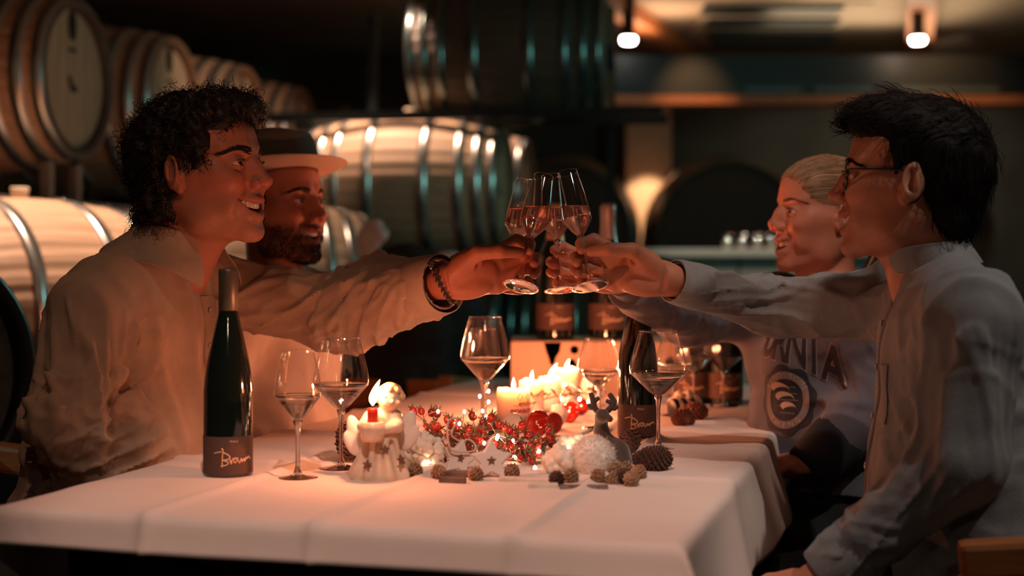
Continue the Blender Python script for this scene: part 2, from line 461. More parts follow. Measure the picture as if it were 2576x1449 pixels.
def barrel_proto(wood, head, hoop, rb=.35, rh=.285, L=.95, stamp=True):
    """lies along its local +Z; head at both ends"""
    n = 32; V, Fc = [], []; zs = np.linspace(-L/2, L/2, 17)
    for z in zs:
        r_ = barrel_r(z, L, rb, rh)
        for i in range(n*3):
            a = 2*PI*(i/ (n*3)); V.append(((r_-(.0035 if i % 3 == 0 else 0))*math.cos(a), (r_-(.0035 if i % 3 == 0 else 0))*math.sin(a), z))
    m_ = n*3
    for j in range(len(zs)-1):
        for i in range(m_): k = (i+1) % m_; Fc.append((j*m_+i, j*m_+k, (j+1)*m_+k, (j+1)*m_+i))
    o = dict(body=mesh('staves', V, Fc))
    o['chime'] = lathe('chime', [(rh-.001, L/2), (rh-.028, L/2+.001), (rh-.034, L/2-.030), (rh-.02, L/2-.034)], 64)
    V, Fc = [], []
    np_ = 7; w_ = 2*(rh-.03)/np_; bm = bmesh.new()
    for i in range(np_):
        x0 = -(rh-.03)+i*w_; pts = []
        for s_ in range(9):
            x = x0+.0012+(w_-.0024)*s_/8; y = math.sqrt(max(0, (rh-.03)**2-x*x)); pts.append((x, y))
        vs = [bm.verts.new((x, y, L/2-.030)) for x, y in pts]+[bm.verts.new((x, -y, L/2-.030)) for x, y in reversed(pts) if y > 1e-4]
        bm.faces.new(vs)
    o['head'] = bm_mesh('head_boards', bm)
    o['hoops'] = []
    for zc, wd in ((.46, .045), (.385, .042), (.30, .040), (.135, .045)):
        for sg in (1, -1):
            z0, z1 = sg*zc*L/.95-wd/2, sg*zc*L/.95+wd/2
            z0, z1 = max(z0, -L/2), min(z1, L/2)
            o['hoops'].append(lathe('hoop', [(barrel_r(z0, L, rb, rh)-.002, z0), (barrel_r(z0, L, rb, rh)+.0045, z0), (barrel_r(z1, L, rb, rh)+.0045, z1), (barrel_r(z1, L, rb, rh)-.002, z1)], 64))
    o['bung'] = lathe('bung', [(0, rb+.035), (.026, rb+.034), (.029, rb+.03), (.022, rb-.01), (0, rb-.012)], 20); 
    o['m'] = (wood, head, hoop); o['L'] = L; o['rb'] = rb; o['rh'] = rh; o['stamp'] = stamp
    return o
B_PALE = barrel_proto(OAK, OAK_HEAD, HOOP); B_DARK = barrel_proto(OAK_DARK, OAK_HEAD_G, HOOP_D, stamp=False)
rivet_me = lathe('rivet', [(0, .006), (.005, .005), (.007, .002), (.007, 0)], 10)
RIVET = mat('bright_rivet', (.85, .82, .78), .12, metal=1)
def barrel(pr, c, axis, label, group, bung=True, name='barrel', chime_m=None, rivets=False, upv=(0, 0, 1)):
    o = empty(name, c, label=label, cat='barrel', group=group)
    z = Vector(axis).normalized(); y = Vector(upv); y = (y-z*y.dot(z)).normalized(); x = y.cross(z)
    o.rotation_euler = Matrix(((x.x, y.x, z.x), (x.y, y.y, z.y), (x.z, y.z, z.z))).to_euler()
    W_, H_, P_ = pr['m']
    link('staves', pr['body'], W_, o, smooth=False)
    for sg in (1, -1):
        c_ = link('chime', pr['chime'], chime_m or CHIME, o); h_ = link('head_boards', pr['head'], H_, o, smooth=False)
        if sg < 0:
            c_.rotation_euler = (PI, 0, 0); h_.rotation_euler = (PI, 0, 0)
    for i, me in enumerate(pr['hoops']): link('hoop', me, P_, o)
    if rivets:
        for zc in (.46, .385, .30, .135):
            for dz in (-.011, .011):
                for an in (1.45, 1.62):
                    r_ = barrel_r(zc, pr['L'], pr['rb'], pr['rh'])+.0045
                    b = link('rivet', rivet_me, RIVET, o, loc=(r_*math.cos(an), r_*math.sin(an), zc+dz)); b.rotation_euler = (-PI/2, 0, an-PI/2)
    if bung:
        b = link('bung', pr['bung'], BUNG, o); b.rotation_euler = (-PI/2, 0, 0)
    if pr['stamp']:
        z0 = pr['L']/2-.0275
        st = lathe('stamp', [(0, .0), (.030, .0), (.030, .002), (0, .002)], 24); b = link('stamp', st, STAMP, o, loc=(0, .195, z0), smooth=False); b.scale = (1, 1.9, 1)
        bm = bmesh.new(); add_box(bm, (0, 0, 0), (.055, .012, .003)); link('stamp', bm_mesh('stamp', bm), STAMP, o, loc=(0, .105, z0+.001), smooth=False)
        bm = bmesh.new(); vs = [bm.verts.new(q_) for q_ in ((-.035, .035, 0), (-.012, .03, 0), (.005, .004, 0), (.040, -.004, 0), (.036, -.022, 0), (-.012, -.022, 0), (-.022, .0, 0))]; bm.faces.new(vs)
        r_ = bmesh.ops.extrude_face_region(bm, geom=bm.faces[:]); bmesh.ops.translate(bm, vec=(0, 0, .002), verts=[v for v in r_['geom'] if isinstance(v, bmesh.types.BMVert)])
        link('stamp', bm_mesh('stamp', bm), STAMP, o, loc=(0, -.025, z0), smooth=False)
    return o
UPG = 'barrels on the upper rack'; LOG = 'barrels lying in the lower row'; STG = 'barrels in the middle stack'
nrm = Vector((math.cos(R(9)), -math.sin(R(9)), 0)); row = Vector((math.sin(R(9)), math.cos(R(9)), 0))
lab = ['barrel on the upper rack, cut off by the picture edge', 'barrel on the upper rack with a bird-like stamp on its head', 'second barrel of the upper rack, above the curly-haired man', 'brightly lit barrel of the upper rack, above the felt hat', 'last stamped barrel of the upper rack', 'dark barrel at the far end of the upper rack']
h0 = Vector((-1.60, 5.2, 1.755))
for i in range(-1, 5):
    c = h0+row*(.90*i)-nrm*.455
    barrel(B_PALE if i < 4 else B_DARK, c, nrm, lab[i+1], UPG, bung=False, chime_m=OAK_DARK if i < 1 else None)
# steel rack under that row
STEEL = mat('bare_rack_steel', (.34, .29, .25), .45, metal=.6)
rk = empty('barrel_rack', h0+row*1.2, label='grey steel rack carrying the upper row of barrels', cat='rack')
rk.rotation_euler.z = -R(9)
for dx in (-.05, -.86):
    link('rail', box_mesh('rail', (dx, .4, -.47), (.05, 5.2, .05)), STEEL, rk, smooth=False)
for i in range(-1, 6):
    for dx in (-.05, -.86):
        for dy in (-.05, .17):
            link('post', box_mesh('post', (dx, -1.2+.9*i+dy-.06, -1.04+.36), (.035, .035, .74)), STEEL, rk, smooth=False)
# lower row, axes turned to the camera
ax = Vector((.74, .67, 0)).normalized()
ax = Vector((.64, .77, 0)).normalized(); ax0 = Vector((.8, -.6, 0))
LB = [((-1.53, 4.42, .935), ax, B_PALE), ((-1.02, 5.22, .975), Vector((.95, .31, 0)).normalized(), B_PALE), ((-1.60, 3.185, .846), ax0, B_DARK)]
ll = ['pale barrel with bright hoops behind the curly-haired man', 'pale barrel with shining rivets behind the felt hat', 'dark barrel with a shaded teal-grey head at the picture edge']
cl = ['cradle under the bright-hooped barrel', 'cradle under the barrel behind the felt hat', 'cradle under the dark shaded barrel']
for i, (c_, d_, pr_) in enumerate(LB):
    barrel(pr_, c_, d_, ll[i], LOG, rivets=pr_ is B_PALE, bung=pr_ is B_PALE, chime_m=DARK_STEEL if pr_ is B_DARK else None)
    o = empty('barrel_cradle', (c_[0], c_[1], 0), label=cl[i], cat='cradle', group='barrel cradles'); o.rotation_euler.z = math.atan2(d_.y, d_.x)
    for dx in (-.28, .28):
        link('bolster', box_mesh('bolster', (dx, 0, (c_[2]-.31)/2), (.07, .50, c_[2]-.31)), OAK_DARK, o, smooth=False)
# middle stack
S0 = px(1032, 470, 7.0)
barrel(B_PALE, S0, Vector((.985, -.17, 0)), 'large pale barrel lit from above, bung on top', STG)
barrel(B_PALE, S0+Vector((.12, 1.0, .02)), Vector((.985, -.17, 0)), 'pale barrel half hidden behind the large lit one', STG)
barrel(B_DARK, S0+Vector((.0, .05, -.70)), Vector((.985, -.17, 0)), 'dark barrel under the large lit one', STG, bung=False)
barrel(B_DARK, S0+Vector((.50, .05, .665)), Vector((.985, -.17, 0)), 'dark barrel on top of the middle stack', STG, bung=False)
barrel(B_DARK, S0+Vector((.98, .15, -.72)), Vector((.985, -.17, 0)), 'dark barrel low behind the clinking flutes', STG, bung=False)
rk = empty('stack_rack', S0, label='dark steel frame of the middle barrel stack', cat='rack')
rk.rotation_euler.z = -R(9.8)
for dx in (-.30, .30, .95):
    for dy in (.40,):
        link('post', box_mesh('post', (dx, dy, -.25), (.04, .04, 2.35)), DARK_STEEL, rk, smooth=False)
for zz in (-.36, .33, -1.05):
    for dy in (-.20, .20):
        link('rail', box_mesh('rail', (.30, dy, zz), (1.9, .05, .045)), DARK_STEEL, rk, smooth=False)
# big casks along the back wall
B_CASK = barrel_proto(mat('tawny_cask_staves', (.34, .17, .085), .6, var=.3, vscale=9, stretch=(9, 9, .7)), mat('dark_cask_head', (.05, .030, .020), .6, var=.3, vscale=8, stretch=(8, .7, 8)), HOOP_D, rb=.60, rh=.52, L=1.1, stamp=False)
BKG = 'great casks along the back wall'
cB = px(1850, 592, 10.0); cA = px(1415, 585, 10.2)
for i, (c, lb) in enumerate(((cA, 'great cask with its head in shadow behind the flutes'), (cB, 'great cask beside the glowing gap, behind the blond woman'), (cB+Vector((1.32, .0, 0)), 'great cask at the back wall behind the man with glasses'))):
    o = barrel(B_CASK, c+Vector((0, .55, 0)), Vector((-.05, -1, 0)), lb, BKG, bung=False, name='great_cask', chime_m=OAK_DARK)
    bm = bmesh.new(); add_box(bm, (0, -.19, .556), (.13, .045, .03)); add_box(bm, (0, -.27, .556), (.05, .16, .03)); link('tap_bar', bm_mesh('tap_bar', bm), STAMP, o, smooth=False)
o = slab('wall_pier', (1.04, 11.2, 1.3), (.34, .8, 2.6), mat('lime_plaster_pier', (.55, .42, .31), .9, var=.15, vscale=5), 0)
o.name = 'trim_5'
# pale counter with glasses far behind the woman
COUNTER = mat('pale_counter', (.42, .40, .34), .6, var=.1)
o = empty('bar_counter', (1.28, 8.2, 0), label='pale bar counter far behind the blond woman', cat='counter')
link('worktop', box_mesh('worktop', (0, 0, 1.135), (1.75, .5, .045), bev=.008), COUNTER, o, smooth=False)
for i in range(4): link('front_panel', box_mesh('front_panel', (-.615+.41*i, .03, .55), (.40, .42, 1.10), bev=.006), mat('counter_front', (.20, .185, .155), .7) if i == 0 else bpy.data.materials['counter_front'], o, smooth=False)
tum = lathe('tumbler', [(0, .002), (.024, .002), (.030, .085), (.0285, .085), (.0225, .006), (0, .006)], 20)
GLASS_THIN = thin_glass('thin_clear_glass')
GLINT = mat('bright_glass', (.9, .85, .8), .05, metal=1)
for i in range(7):
    o = link('tumbler', tum, GLINT, label='shiny tumbler on the far counter, '+['at the end of the row near the glowing gap', 'second of the row from the glowing gap', 'third of the row from the glowing gap', 'middle of the row', 'third from the end near the woman', 'second from the end near the woman', 'at the end of the row near the woman'][i], cat='glass', group='tumblers on the far counter', loc=(1.23+.085*i, 8.12+.03*(i % 2), 1.158))
link('cask_stillage', box_mesh('cask_stillage', (1.9, 10.5, .335), (4.2, .7, .67)), OAK_DARK, label='dark timber stillage under the great casks', cat='stillage', smooth=False)
light('counter_lamp', 'SPOT', (1.4, 6.5, 2.62), 110, (1, .82, .66), (1.35, 8.1, 1.1), .05, 40, .7)
# coat thrown over a chair back behind the raised arms
COAT = mat('dark_coat', (.010, .014, .015), .9, bump=.4, bscale=200); LINING = mat('pale_lining', (.42, .46, .48), .9)
def coat():
    o = empty('coat', (-.42, 4.6, 0), label='dark coat with pale lining heaped over a chair back', cat='coat')
    S = Sculpt(); c = A(px(1030, 640, 4.6))
    S.ell(c+A((-.02, 0, -.10)), (.17, .10, .13), k=.05); S.ell(c+A((-.17, -.02, -.14)), (.13, .10, .12), k=.05); S.ell(c+A((.10, .02, -.22)), (.14, .10, .16), k=.05); S.cap(c+A((0, 0, -.2)), c+A((-.05, 0, -.62)), .17, .15, k=.06)
    S.disp(lambda P: .012*vnoise(P, 14)+.006*vnoise(P, 30), c, .9)
    v, q = S.mesh(c-A((.5, .3, .95)), c+A((.5, .3, .25)), .012); v = v-A((-.42, 4.6, 0)); link('coat_body', np_mesh('coat_body', v, q), COAT, o)
    for (x, y, rx, rz, a) in ((930, 600, .045, .070, .5), (955, 588, .035, .028, 0), (1120, 665, .055, .045, -.6)):
        S = Sculpt(); c2 = A(px(x, y, 4.52)); S.ell(c2, (rx, .03, rz), rot=(a, 'Y'), k=.01); S.disp(lambda P: .008*vnoise(P, 40), c2, .3)
        v, q = S.mesh(c2-.13, c2+.13, .008); link('lining_fold', np_mesh('lining_fold', v-A((-.42, 4.6, 0)), q), LINING, o)
coat()
# ================================================================== table, cloths, chairs
OAK_TOP = mat('table_oak', (.20, .10, .05), .5, var=.3, vscale=12, stretch=(1, 10, 10))
CHAIR_M = mat('beech_chair_wood', (.42, .155, .05), .42, var=.25, vscale=16, stretch=(1, 8, 8), bump=.1, bscale=60)
CLOTH = mat('white_damask', (.74, .645, .59), .82, bump=.35, bscale=700, var=.05, vscale=6, wrinkle=.22)
K0, K1 = Vector((-.711, 1.975, 0)), Vector((.198, 1.718, 0))          # near corners of the table
TU = (K1-K0).normalized(); TV = Vector((-TU.y, TU.x, 0)); TW = (K1-K0).length; TL = 2.28
T_ANG = math.atan2(TU.y, TU.x)
def tpt(u, v, z=0): return K0+TU*u+TV*v+Vector((0, 0, TABLE_Z+z))
t = empty('dining_table', K0+TU*TW/2+TV*TL/2-Vector((0, 0, 0)), label='long wooden table under white cloths', cat='table'); t.rotation_euler.z = T_ANG
link('tabletop', box_mesh('tabletop', (0, 0, TABLE_Z-.020), (TW-.012, TL-.012, .030), bev=.004), OAK_TOP, t, smooth=False)
link('apron', box_mesh('apron', (0, -TL/2+.10, TABLE_Z-.075), (TW-.16, .022, .08)), OAK_TOP, t, smooth=False)
link('apron', box_mesh('apron', (0, TL/2-.10, TABLE_Z-.075), (TW-.16, .022, .08)), OAK_TOP, t, smooth=False)
for sx in (-1, 1):
    link('apron', box_mesh('apron', (sx*(TW/2-.08), 0, TABLE_Z-.075), (.022, TL-.2, .08)), OAK_TOP, t, smooth=False)
    for sy in (-1, 1):
        link('leg', box_mesh('leg', (sx*(TW/2-.09), sy*(TL/2-.10), (TABLE_Z-.035)/2), (.06, .06, TABLE_Z-.037), bev=.005), DARK_STEEL, t, smooth=False)

def cloth(name, v0, v1, drops, seed, label, creases_u, creases_v, lift=0.0, lace=False):
    """a cloth from v0 to v1 along the table; drops = near, far, left, right overhang (0 = ends flat)"""
    near, far, left, right = drops; step = .0065; rr = random.Random(seed)
    us = np.arange(-left, TW+right+.001, step); vs = np.arange(v0-near, v1+far+.001, step)
    U, Vv = np.meshgrid(us, vs, indexing='ij'); P3 = np.stack([U, Vv, np.zeros_like(U)], -1)
    n1 = vnoise(P3+seed, 3.2); n2 = vnoise(P3*A((1, 3, 1))+seed*2, 5.)
    z = .0030+lift+.0014*n1+.0008*n2
    for c in creases_u: z += .0095*np.exp(-np.abs(U-c-.006*vnoise(P3*A((0, 1, 1))+c, 3.))/.0075)
    for c in creases_v: z += .0080*np.exp(-np.abs(Vv-c)/.0075)
    def over(x, w): # outside distance -> horizontal travel and fall, with a rounded edge
        r_ = .012; a = np.clip(x/r_, 0, PI/2); h = r_*np.sin(a); f = r_*(1-np.cos(a)); e = np.maximum(0, x-r_*PI/2); return h+e*w, f+e*math.sqrt(1-w*w)
    ul = np.maximum(0, -U); ur = np.maximum(0, U-TW); vn = np.maximum(0, v0-Vv) if near else np.zeros_like(U); vf = np.maximum(0, Vv-v1) if far else np.zeros_like(U)
    flare = .16+.10*vnoise(P3*A((6, 6, 1))+seed*5, 1.)
    xl, fl_ = over(ul, .14); xr, fr_ = over(ur, .16); yn, fn_ = over(vn, .22); yf, ff_ = over(vf, .15)
    fold = .020*(.5+.5*np.sin(Vv*13+2.5*n1+seed))*np.clip(np.maximum(ul, ur)/.14, 0, 1)+.008*(.5+.5*np.sin(U*12+3*n1+seed))*np.clip(np.maximum(vn, vf)/.06, 0, 1)
    uu = np.clip(U, 0, TW)-xl+xr+np.sign(ur-ul)*np.abs(fold)*(np.maximum(ul, ur) > 0)
    vv = np.where(vn > 0, v0-yn-np.abs(fold)*(vn > 0), np.where(vf > 0, v1+yf, Vv))
    fall = np.maximum(np.maximum(fl_, fr_), np.maximum(fn_, ff_)); both = np.minimum(np.maximum(fl_, fr_), np.maximum(fn_, ff_))
    fall = fall+both*.35; spill = both*.30; uu = uu+np.sign(ur-ul)*spill; vv = vv-np.where(vn > 0, spill, 0)
    cr = sum(np.exp(-np.abs(U-c)/.008) for c in creases_u)*.006*(vn > 0)
    vv = vv-cr
    zz = z*np.clip(1-fall/.03, 0, 1)+.003-fall
    V = np.stack([K0.x+TU.x*uu+TV.x*vv, K0.y+TU.y*uu+TV.y*vv, TABLE_Z+zz], -1).reshape(-1, 3)
    a, b = U.shape; ii = np.arange(a*b).reshape(a, b)
    Q = np.stack([ii[:-1, :-1], ii[1:, :-1], ii[1:, 1:], ii[:-1, 1:]], -1).reshape(-1, 4)
    o = link(name, np_mesh(name, V, Q), CLOTH, label=label, cat='tablecloth')
    md = o.modifiers.new('thickness', 'SOLIDIFY'); md.thickness = .0012; md.offset = 1
    if lace:
        bm = bmesh.new()     # woven vine border along the side hem
        for k in range(60):
            v_ = v0+.04+k*(v1-v0-.06)/60
            q_ = Vector(V[ii[min(a-1, int((TW+right*(.55+.35*math.sin(k*1.3))+left)/step)), min(b-1, int((v_-v0+near)/step))]])
            for s_ in range(3):
                m_ = Matrix.Translation(q_+Vector((rr.uniform(-.004, .012), rr.uniform(-.014, .014), rr.uniform(-.014, .014)))) @ Matrix.Rotation(rr.uniform(0, 6), 4, 'X') @ Matrix.Diagonal((.0012, .008, .0035, 1))
                bmesh.ops.create_icosphere(bm, subdivisions=1, radius=1, matrix=m_)
        l_ = link('lace_border', bm_mesh('lace_border', bm), mat('lace_thread', (.80, .74, .68), .9), o); l_['kind'] = 'stuff'
    return o
cloth('tablecloth', 0.0, 1.02, (.050, 0, .20, .150), 3.1, 'white pressed tablecloth over the near half of the table', (.235, .475, .745), (.50, .88), .0015)
cloth('tablecloth', .94, TL, (0, .14, .18, .16), 8.7, 'white tablecloth over the far half of the table', (.30, .62), (1.30, 1.75), .0)

def chair(loc, yaw, label, kb=.0):
    o = empty('dining_chair', loc, label=label, cat='chair', group='wooden chairs at the table'); o.rotation_euler.z = yaw
    link('seat', box_mesh('seat', (0, 0, .435), (.43, .43, .03), bev=.010), CHAIR_M, o, smooth=False)
    link('backrest', box_mesh('backrest', (-.245, 0, .62), (.022, .44, .20), Matrix.Rotation(-.14, 3, 'Y'), bev=.008), CHAIR_M, o, smooth=False)
    for sy in (-1, 1):
        bm = bmesh.new(); add_box(bm, (0, 0, 0), (.40, .050, .055), Matrix.Rotation(.10, 3, 'Y'), .010); bmesh.ops.translate(bm, vec=(-.055, sy*.238, .685), verts=bm.verts[:]); link('armrest', bm_mesh('armrest', bm), CHAIR_M, o, smooth=False)
        link('arm_post', tube('arm_post', [(.10, sy*.235, .44), (.115, sy*.238, .670)], .014, 10), CHAIR_M, o)
    for sx in (-1, 1):
        for sy in (-1, 1):
            if sx < 0: link('leg', tube('leg', [(-.19, sy*.19, 0), (-.20, sy*.19, .43), (-.250, sy*.18, .70)], [.016, .017, .013], 10), CHAIR_M, o)
            else: link('leg', tube('leg', [(.19, sy*.19, 0), (.185, sy*.185, .42)], [.014, .017], 10), CHAIR_M, o)
    return o
chair((-.84, 2.52, 0), -R(14), 'beech chair under the curly-haired man')
chair((.83, 2.21, 0), R(166), 'beech chair under the man with glasses')
chair((-.68, 3.10, 0), -R(14), 'beech chair under the man in the felt hat')
chair((.79, 2.93, 0), R(187), 'beech chair under the blond woman')
chair((-.40, 4.72, 0), R(80), 'beech chair under the heaped dark coat')
# ================================================================== people
SKIN = mat('skin', (.62, .36, .26), .48, bump=.25, bscale=420, vcol='tone', sss=.12, spec=.4)
HAIR_DARK = mat('dark_hair', (.013, .009, .008), .5, spec=.3, bump=.6, bscale=260)
HAIR_BROWN = mat('brown_black_hair', (.008, .0065, .006), .6, spec=.10, bump=.5, bscale=300, stretch=(1, 1, .25))
HAIR_BLOND = mat('blond_hair', (.44, .28, .16), .42, spec=.5, var=.35, vscale=90, stretch=(.12, 1, 1))
TEETH = mat('teeth', (.82, .74, .62), .25)
EYE = mat('eye', (1, 1, 1), .08, vcol='tone', coat=.6)
LINEN_TAN = mat('cream_linen', (.47, .335, .245), .85, bump=.55, bscale=900, var=.07, vscale=40, sheen=.1, wrinkle=.85)
LINEN_BLUE = mat('grey_blue_linen', (.235, .25, .26), .85, bump=.55, bscale=900, var=.10, vscale=60, sheen=.1, stretch=(1, 1, .2), wrinkle=.7)
TEE_WHITE = mat('white_jersey', (.62, .54, .48), .9, bump=.2, bscale=700)
SWEAT = mat('lilac_grey_fleece', (.115, .11, .135), .92, bump=.35, bscale=500, sheen=.2)
SWEAT_RIB = mat('navy_rib_knit', (.016, .024, .032), .9, bump=.5, bscale=300)
TROUSER = mat('black_denim', (.011, .013, .016), .9, bump=.3, bscale=500)
SHOE = mat('dark_leather', (.02, .015, .012), .4)
BUTTON = mat('pearl_button', (.50, .43, .36), .3)

def head_ops(S, O, M, k=1.0, smile=1.0, fem=0.0, jaw=1.0, crease=.7):
    S.at(O, M, k)
    S.ell((-.012, 0, .042), (.098, .076, .085), k=.02)
    S.ell((.033, 0, .045), (.054, .062, .058), k=.025)
    S.ell((.036, 0, -.018), (.052, .060-.003*fem, .062), k=.025)
    S.ell((.052, 0, -.058), (.040, .040, .046), k=.02)
    for sg in (1, -1):
        S.cap((-.004, sg*.050*jaw, -.048), (.012, sg*.047*jaw, -.078), .015, k=.025)
        S.cap((.012, sg*.047*jaw, -.078), (.070, sg*.015, -.103), .015, .013, k=.022)
    S.cap((.078, -.006, -.103), (.078, .006, -.103), .0155-.002*fem, k=.014)
    S.ell((.022, 0, -.066), (.055, .046, .040), k=.03)
    for sg in (1, -1):
        S.ell((.061, sg*.0405, -.021), (.0285, .0235, .0225), k=.014)          # cheek raised by the smile
        S.cap((.048, sg*.055, -.004), (.012, sg*.063, -.008), .0095, k=.03)            # cheekbone
        S.ell((.012, sg*.0500, -.042), (.034, .0150, .036), k=.03)                     # side of the jaw
        S.cap((.086, sg*.013, .031), (.066, sg*.050, .031), .009-.004*fem, k=.014)     # brow
        S.ell((.101, sg*.030, .009), (.024, .018, .013), k=.012, op='s')               # eye socket
        S.ell((.0735, sg*.0315, .008), (.0150, .0165, .0140), k=.005)                  # lids
        S.ell((.0880, sg*.0345, .0062), (.0150, .0150, .0040-.0006*smile), k=.0016, op='s', rot=(sg*.35, 'Z'))
        S.chain([(.0895, sg*.022, .0150), (.0905, sg*.032, .0172), (.0830, sg*.0455, .0140)], [.0010, .0012, .0010], k=.003, op='s')   # lid crease
        S.chain([(.0890, sg*.022, -.0040), (.0850, sg*.036, -.0075), (.0760, sg*.047, -.0050)], [.0010, .0012, .0010], k=.004, op='s')
    S.chain([(.084, 0, .020), (.096, 0, .002), (.1065, 0, -.018)], [.0075, .0082, .0095], k=.010, kj=.006)
    S.ell((.0860, 0, -.0120), (.0155, .0150, .0270), k=.012)
    S.ell((.1085+.002*(1-fem), 0, -.0245+.003*fem), (.0118-.0016*fem, .0115-.002*fem, .0102-.0015*fem), k=.006)
    for sg in (1, -1):
        S.ell((.0975, sg*.0128, -.0285), (.0125, .0085, .0090), k=.005)
        S.ell((.1030, sg*.0072, -.0375), (.0065, .0042, .0050), k=.003, op='s')
    # lips round a broad smile
    th = 1.0+.15*fem
    for sg in (1, -1):
        cor = (.0680, sg*.0350, -.0500)
        S.chain([(.0950, 0, -.0535), (.0905, sg*.015, -.0525), cor], [.0058*th, .0050*th, .0030], k=.008, kj=.004)
        S.chain([(.0895, 0, -.0825), (.0850, sg*.017, -.0775), cor], [.0068*th, .0058*th, .0030], k=.008, kj=.004)
    for sg in (1, -1):
        cor = (.0735, sg*.0330, -.0510)
        S.chain([(.1000, 0, -.0675), (.0950, sg*.016, -.0645), cor], [.0086, .0078, .0026], k=.0025, kj=.002, op='s')
        S.chain([(.0860, 0, -.0665), (.0810, sg*.014, -.0635), (.0700, sg*.026, -.0530)], [.0088, .0080, .0030], k=.002, op='s')
        S.chain([(.0900, sg*.0225, -.0320), (.0830, sg*.0375, -.0470), (.0730, sg*.0440, -.0640), (.0740, sg*.0400, -.0800)], [.0018*crease, .0030*crease, .0028*crease, .0016*crease], k=.010*crease+.001, kj=.006, op='s')
        S.ell((.062, sg*.0480, -.0560), (.014, .007, .016), k=.016)
    S.cap((.0995, -.012, -.0930), (.0995, .012, -.0930), .0060, k=.010, op='s')
    for sg in (1, -1):   # ears
        r = (sg*.42, 'Z')
        S.ell((-.014, sg*.0815, .003), (.0185, .0062, .0295), rot=r, k=.006)
        S.ell((-.004, sg*.0795, -.0215), (.0095, .0055, .0120), rot=r, k=.006)
        S.ell((-.0110, sg*.0880, .005), (.0105, .0060, .0185), rot=r, k=.004, op='s')
        S.ell((-.019, sg*.0850, .004), (.0045, .0040, .0140), rot=r, k=.004)
        S.ell((.0005, sg*.0780, -.004), (.0050, .0045, .0070), k=.004)
    S.at()

def head_tone(V, O, M, k, base, lip=(.46, .13, .11), beard=0, beard_col=(.05, .03, .022), scruff=0, flush=.25):
    L = ((V-A(O))@np.array(M))/k
    x, y, z = L[:, 0], L[:, 1], L[:, 2]
    C = np.tile(A(base), (len(V), 1))
    def mixin(w, col):
        nonlocal C
        w = np.clip(w, 0, 1)[:, None]; C = C*(1-w)+A(col)*w
    n = vnoise(L, 90)*.5+vnoise(L, 35)*.5
    mixin(.10*(n+.3), A(base)*A((.75, .6, .55)))
    front = (x > .05)
    cheek = np.exp(-(((np.abs(y)-.042)/.02)**2+((z+.025)/.02)**2))*(x > .03)
    mixin(flush*cheek, A(base)*A((1.1, .62, .55)))
    nose = np.exp(-(((x-.112)/.014)**2+(y/.014)**2+((z+.026)/.014)**2)); mixin(flush*nose, A(base)*A((1.1, .6, .52)))
    zl = z+.0665-.016*np.minimum(1, (np.abs(y)/.032)**2); lipm = np.exp(-((zl/(.0165-.010*np.minimum(1, np.abs(y)/.034)))**6))*np.exp(-((np.abs(y)/.034)**8))*(x > .066)
    mixin(.75*lipm, lip)
    if beard or scruff:
        jawm = np.clip((-.030-z)/.02, 0, 1)*np.clip((x+.02)/.02, 0, 1)*np.clip((z+.150)/.03, 0, 1)
        must = np.exp(-(((z+.047)/.008)**2))*(x > .07)*(np.abs(y) < .035)
        hollow = np.exp(-(((np.abs(y)-.030)/.016)**2+((z+.048)/.016)**2))*(x > .055)
        m = np.clip(jawm*(1-hollow)+must, 0, 1)*(1-lipm)*np.clip(.75+.5*vnoise(L, 400), 0, 1)
        m = np.where((z < -.112) & (x < .05), m*.35, m)
        mixin(max(beard, scruff)*m, beard_col)
    return C

def hand_ops(S, O, M, k=1.0, grip=True):
    """O wrist; columns of M: toward the fingers, out of the palm, toward the thumb side"""
    S.at(O, M, k)
    S.ell((.0, 0, 0), (.03, .0205, .0275), k=.012)
    mcp = [(.090, -.008, .031), (.094, -.011, .011), (.089, -.010, -.009), (.080, -.006, -.026)]
    for i, m_ in enumerate(mcp):
        S.cap((.012, -.002, .012-.008*i), m_, .0150, .0118, k=.014)
    S.ell((.046, .005, .002), (.040, .016, .031), k=.012)
    S.ell((.034, .016, .021), (.034, .016, .019), rot=(-.35, 'Y'), k=.010)
    S.ell((.036, .012, -.019), (.034, .014, .016), k=.010)
    if grip:
        fing = [[mcp[0], (.128, -.020, .043), (.149, -.001, .034), (.147, .017, .025)],
                [mcp[1], (.131, -.020, .016), (.154, .000, .009), (.150, .019, .003)],
                [mcp[2], (.127, -.018, -.006), (.150, .001, -.011), (.146, .020, -.015)],
                [mcp[3], (.112, -.013, -.027), (.135, .002, -.031), (.133, .018, -.033)]]
        thumb = [(.030, .012, .026), (.064, .029, .040), (.102, .036, .036), (.131, .024, .026)]
    else:
        fing = [[mcp[0], (.132, -.004, .034), (.153, .010, .034), (.169, .024, .033)],
                [mcp[1], (.139, -.004, .012), (.164, .012, .012), (.179, .028, .011)],
                [mcp[2], (.132, -.003, -.010), (.154, .013, -.011), (.166, .028, -.011)],
                [mcp[3], (.112, .000, -.030), (.128, .012, -.032), (.138, .024, -.032)]]
        thumb = [(.030, .012, .026), (.060, .024, .046), (.092, .028, .056), (.116, .030, .058)]
    rad = [[.0116, .0106, .0094, .0076], [.0118, .0108, .0096, .0078], [.0112, .0102, .0091, .0074], [.0102, .0091, .0081, .0066]]
    for f, r in zip(fing, rad): S.chain(f, r, k=.0045, kj=.0035)
    S.chain(thumb, [.0155, .0128, .0116, .0088], k=.009, kj=.004)
    # creases across palm and knuckles
    S.chain([(.055, .030, .002), (.058, .024, .022), (.072, .022, .034)], [.0016, .0018, .0016], k=.006, op='s')
    S.cap((.002, .024, -.02), (.002, .024, .02), .002, k=.006, op='s')
    S.at()
    return thumb, fing

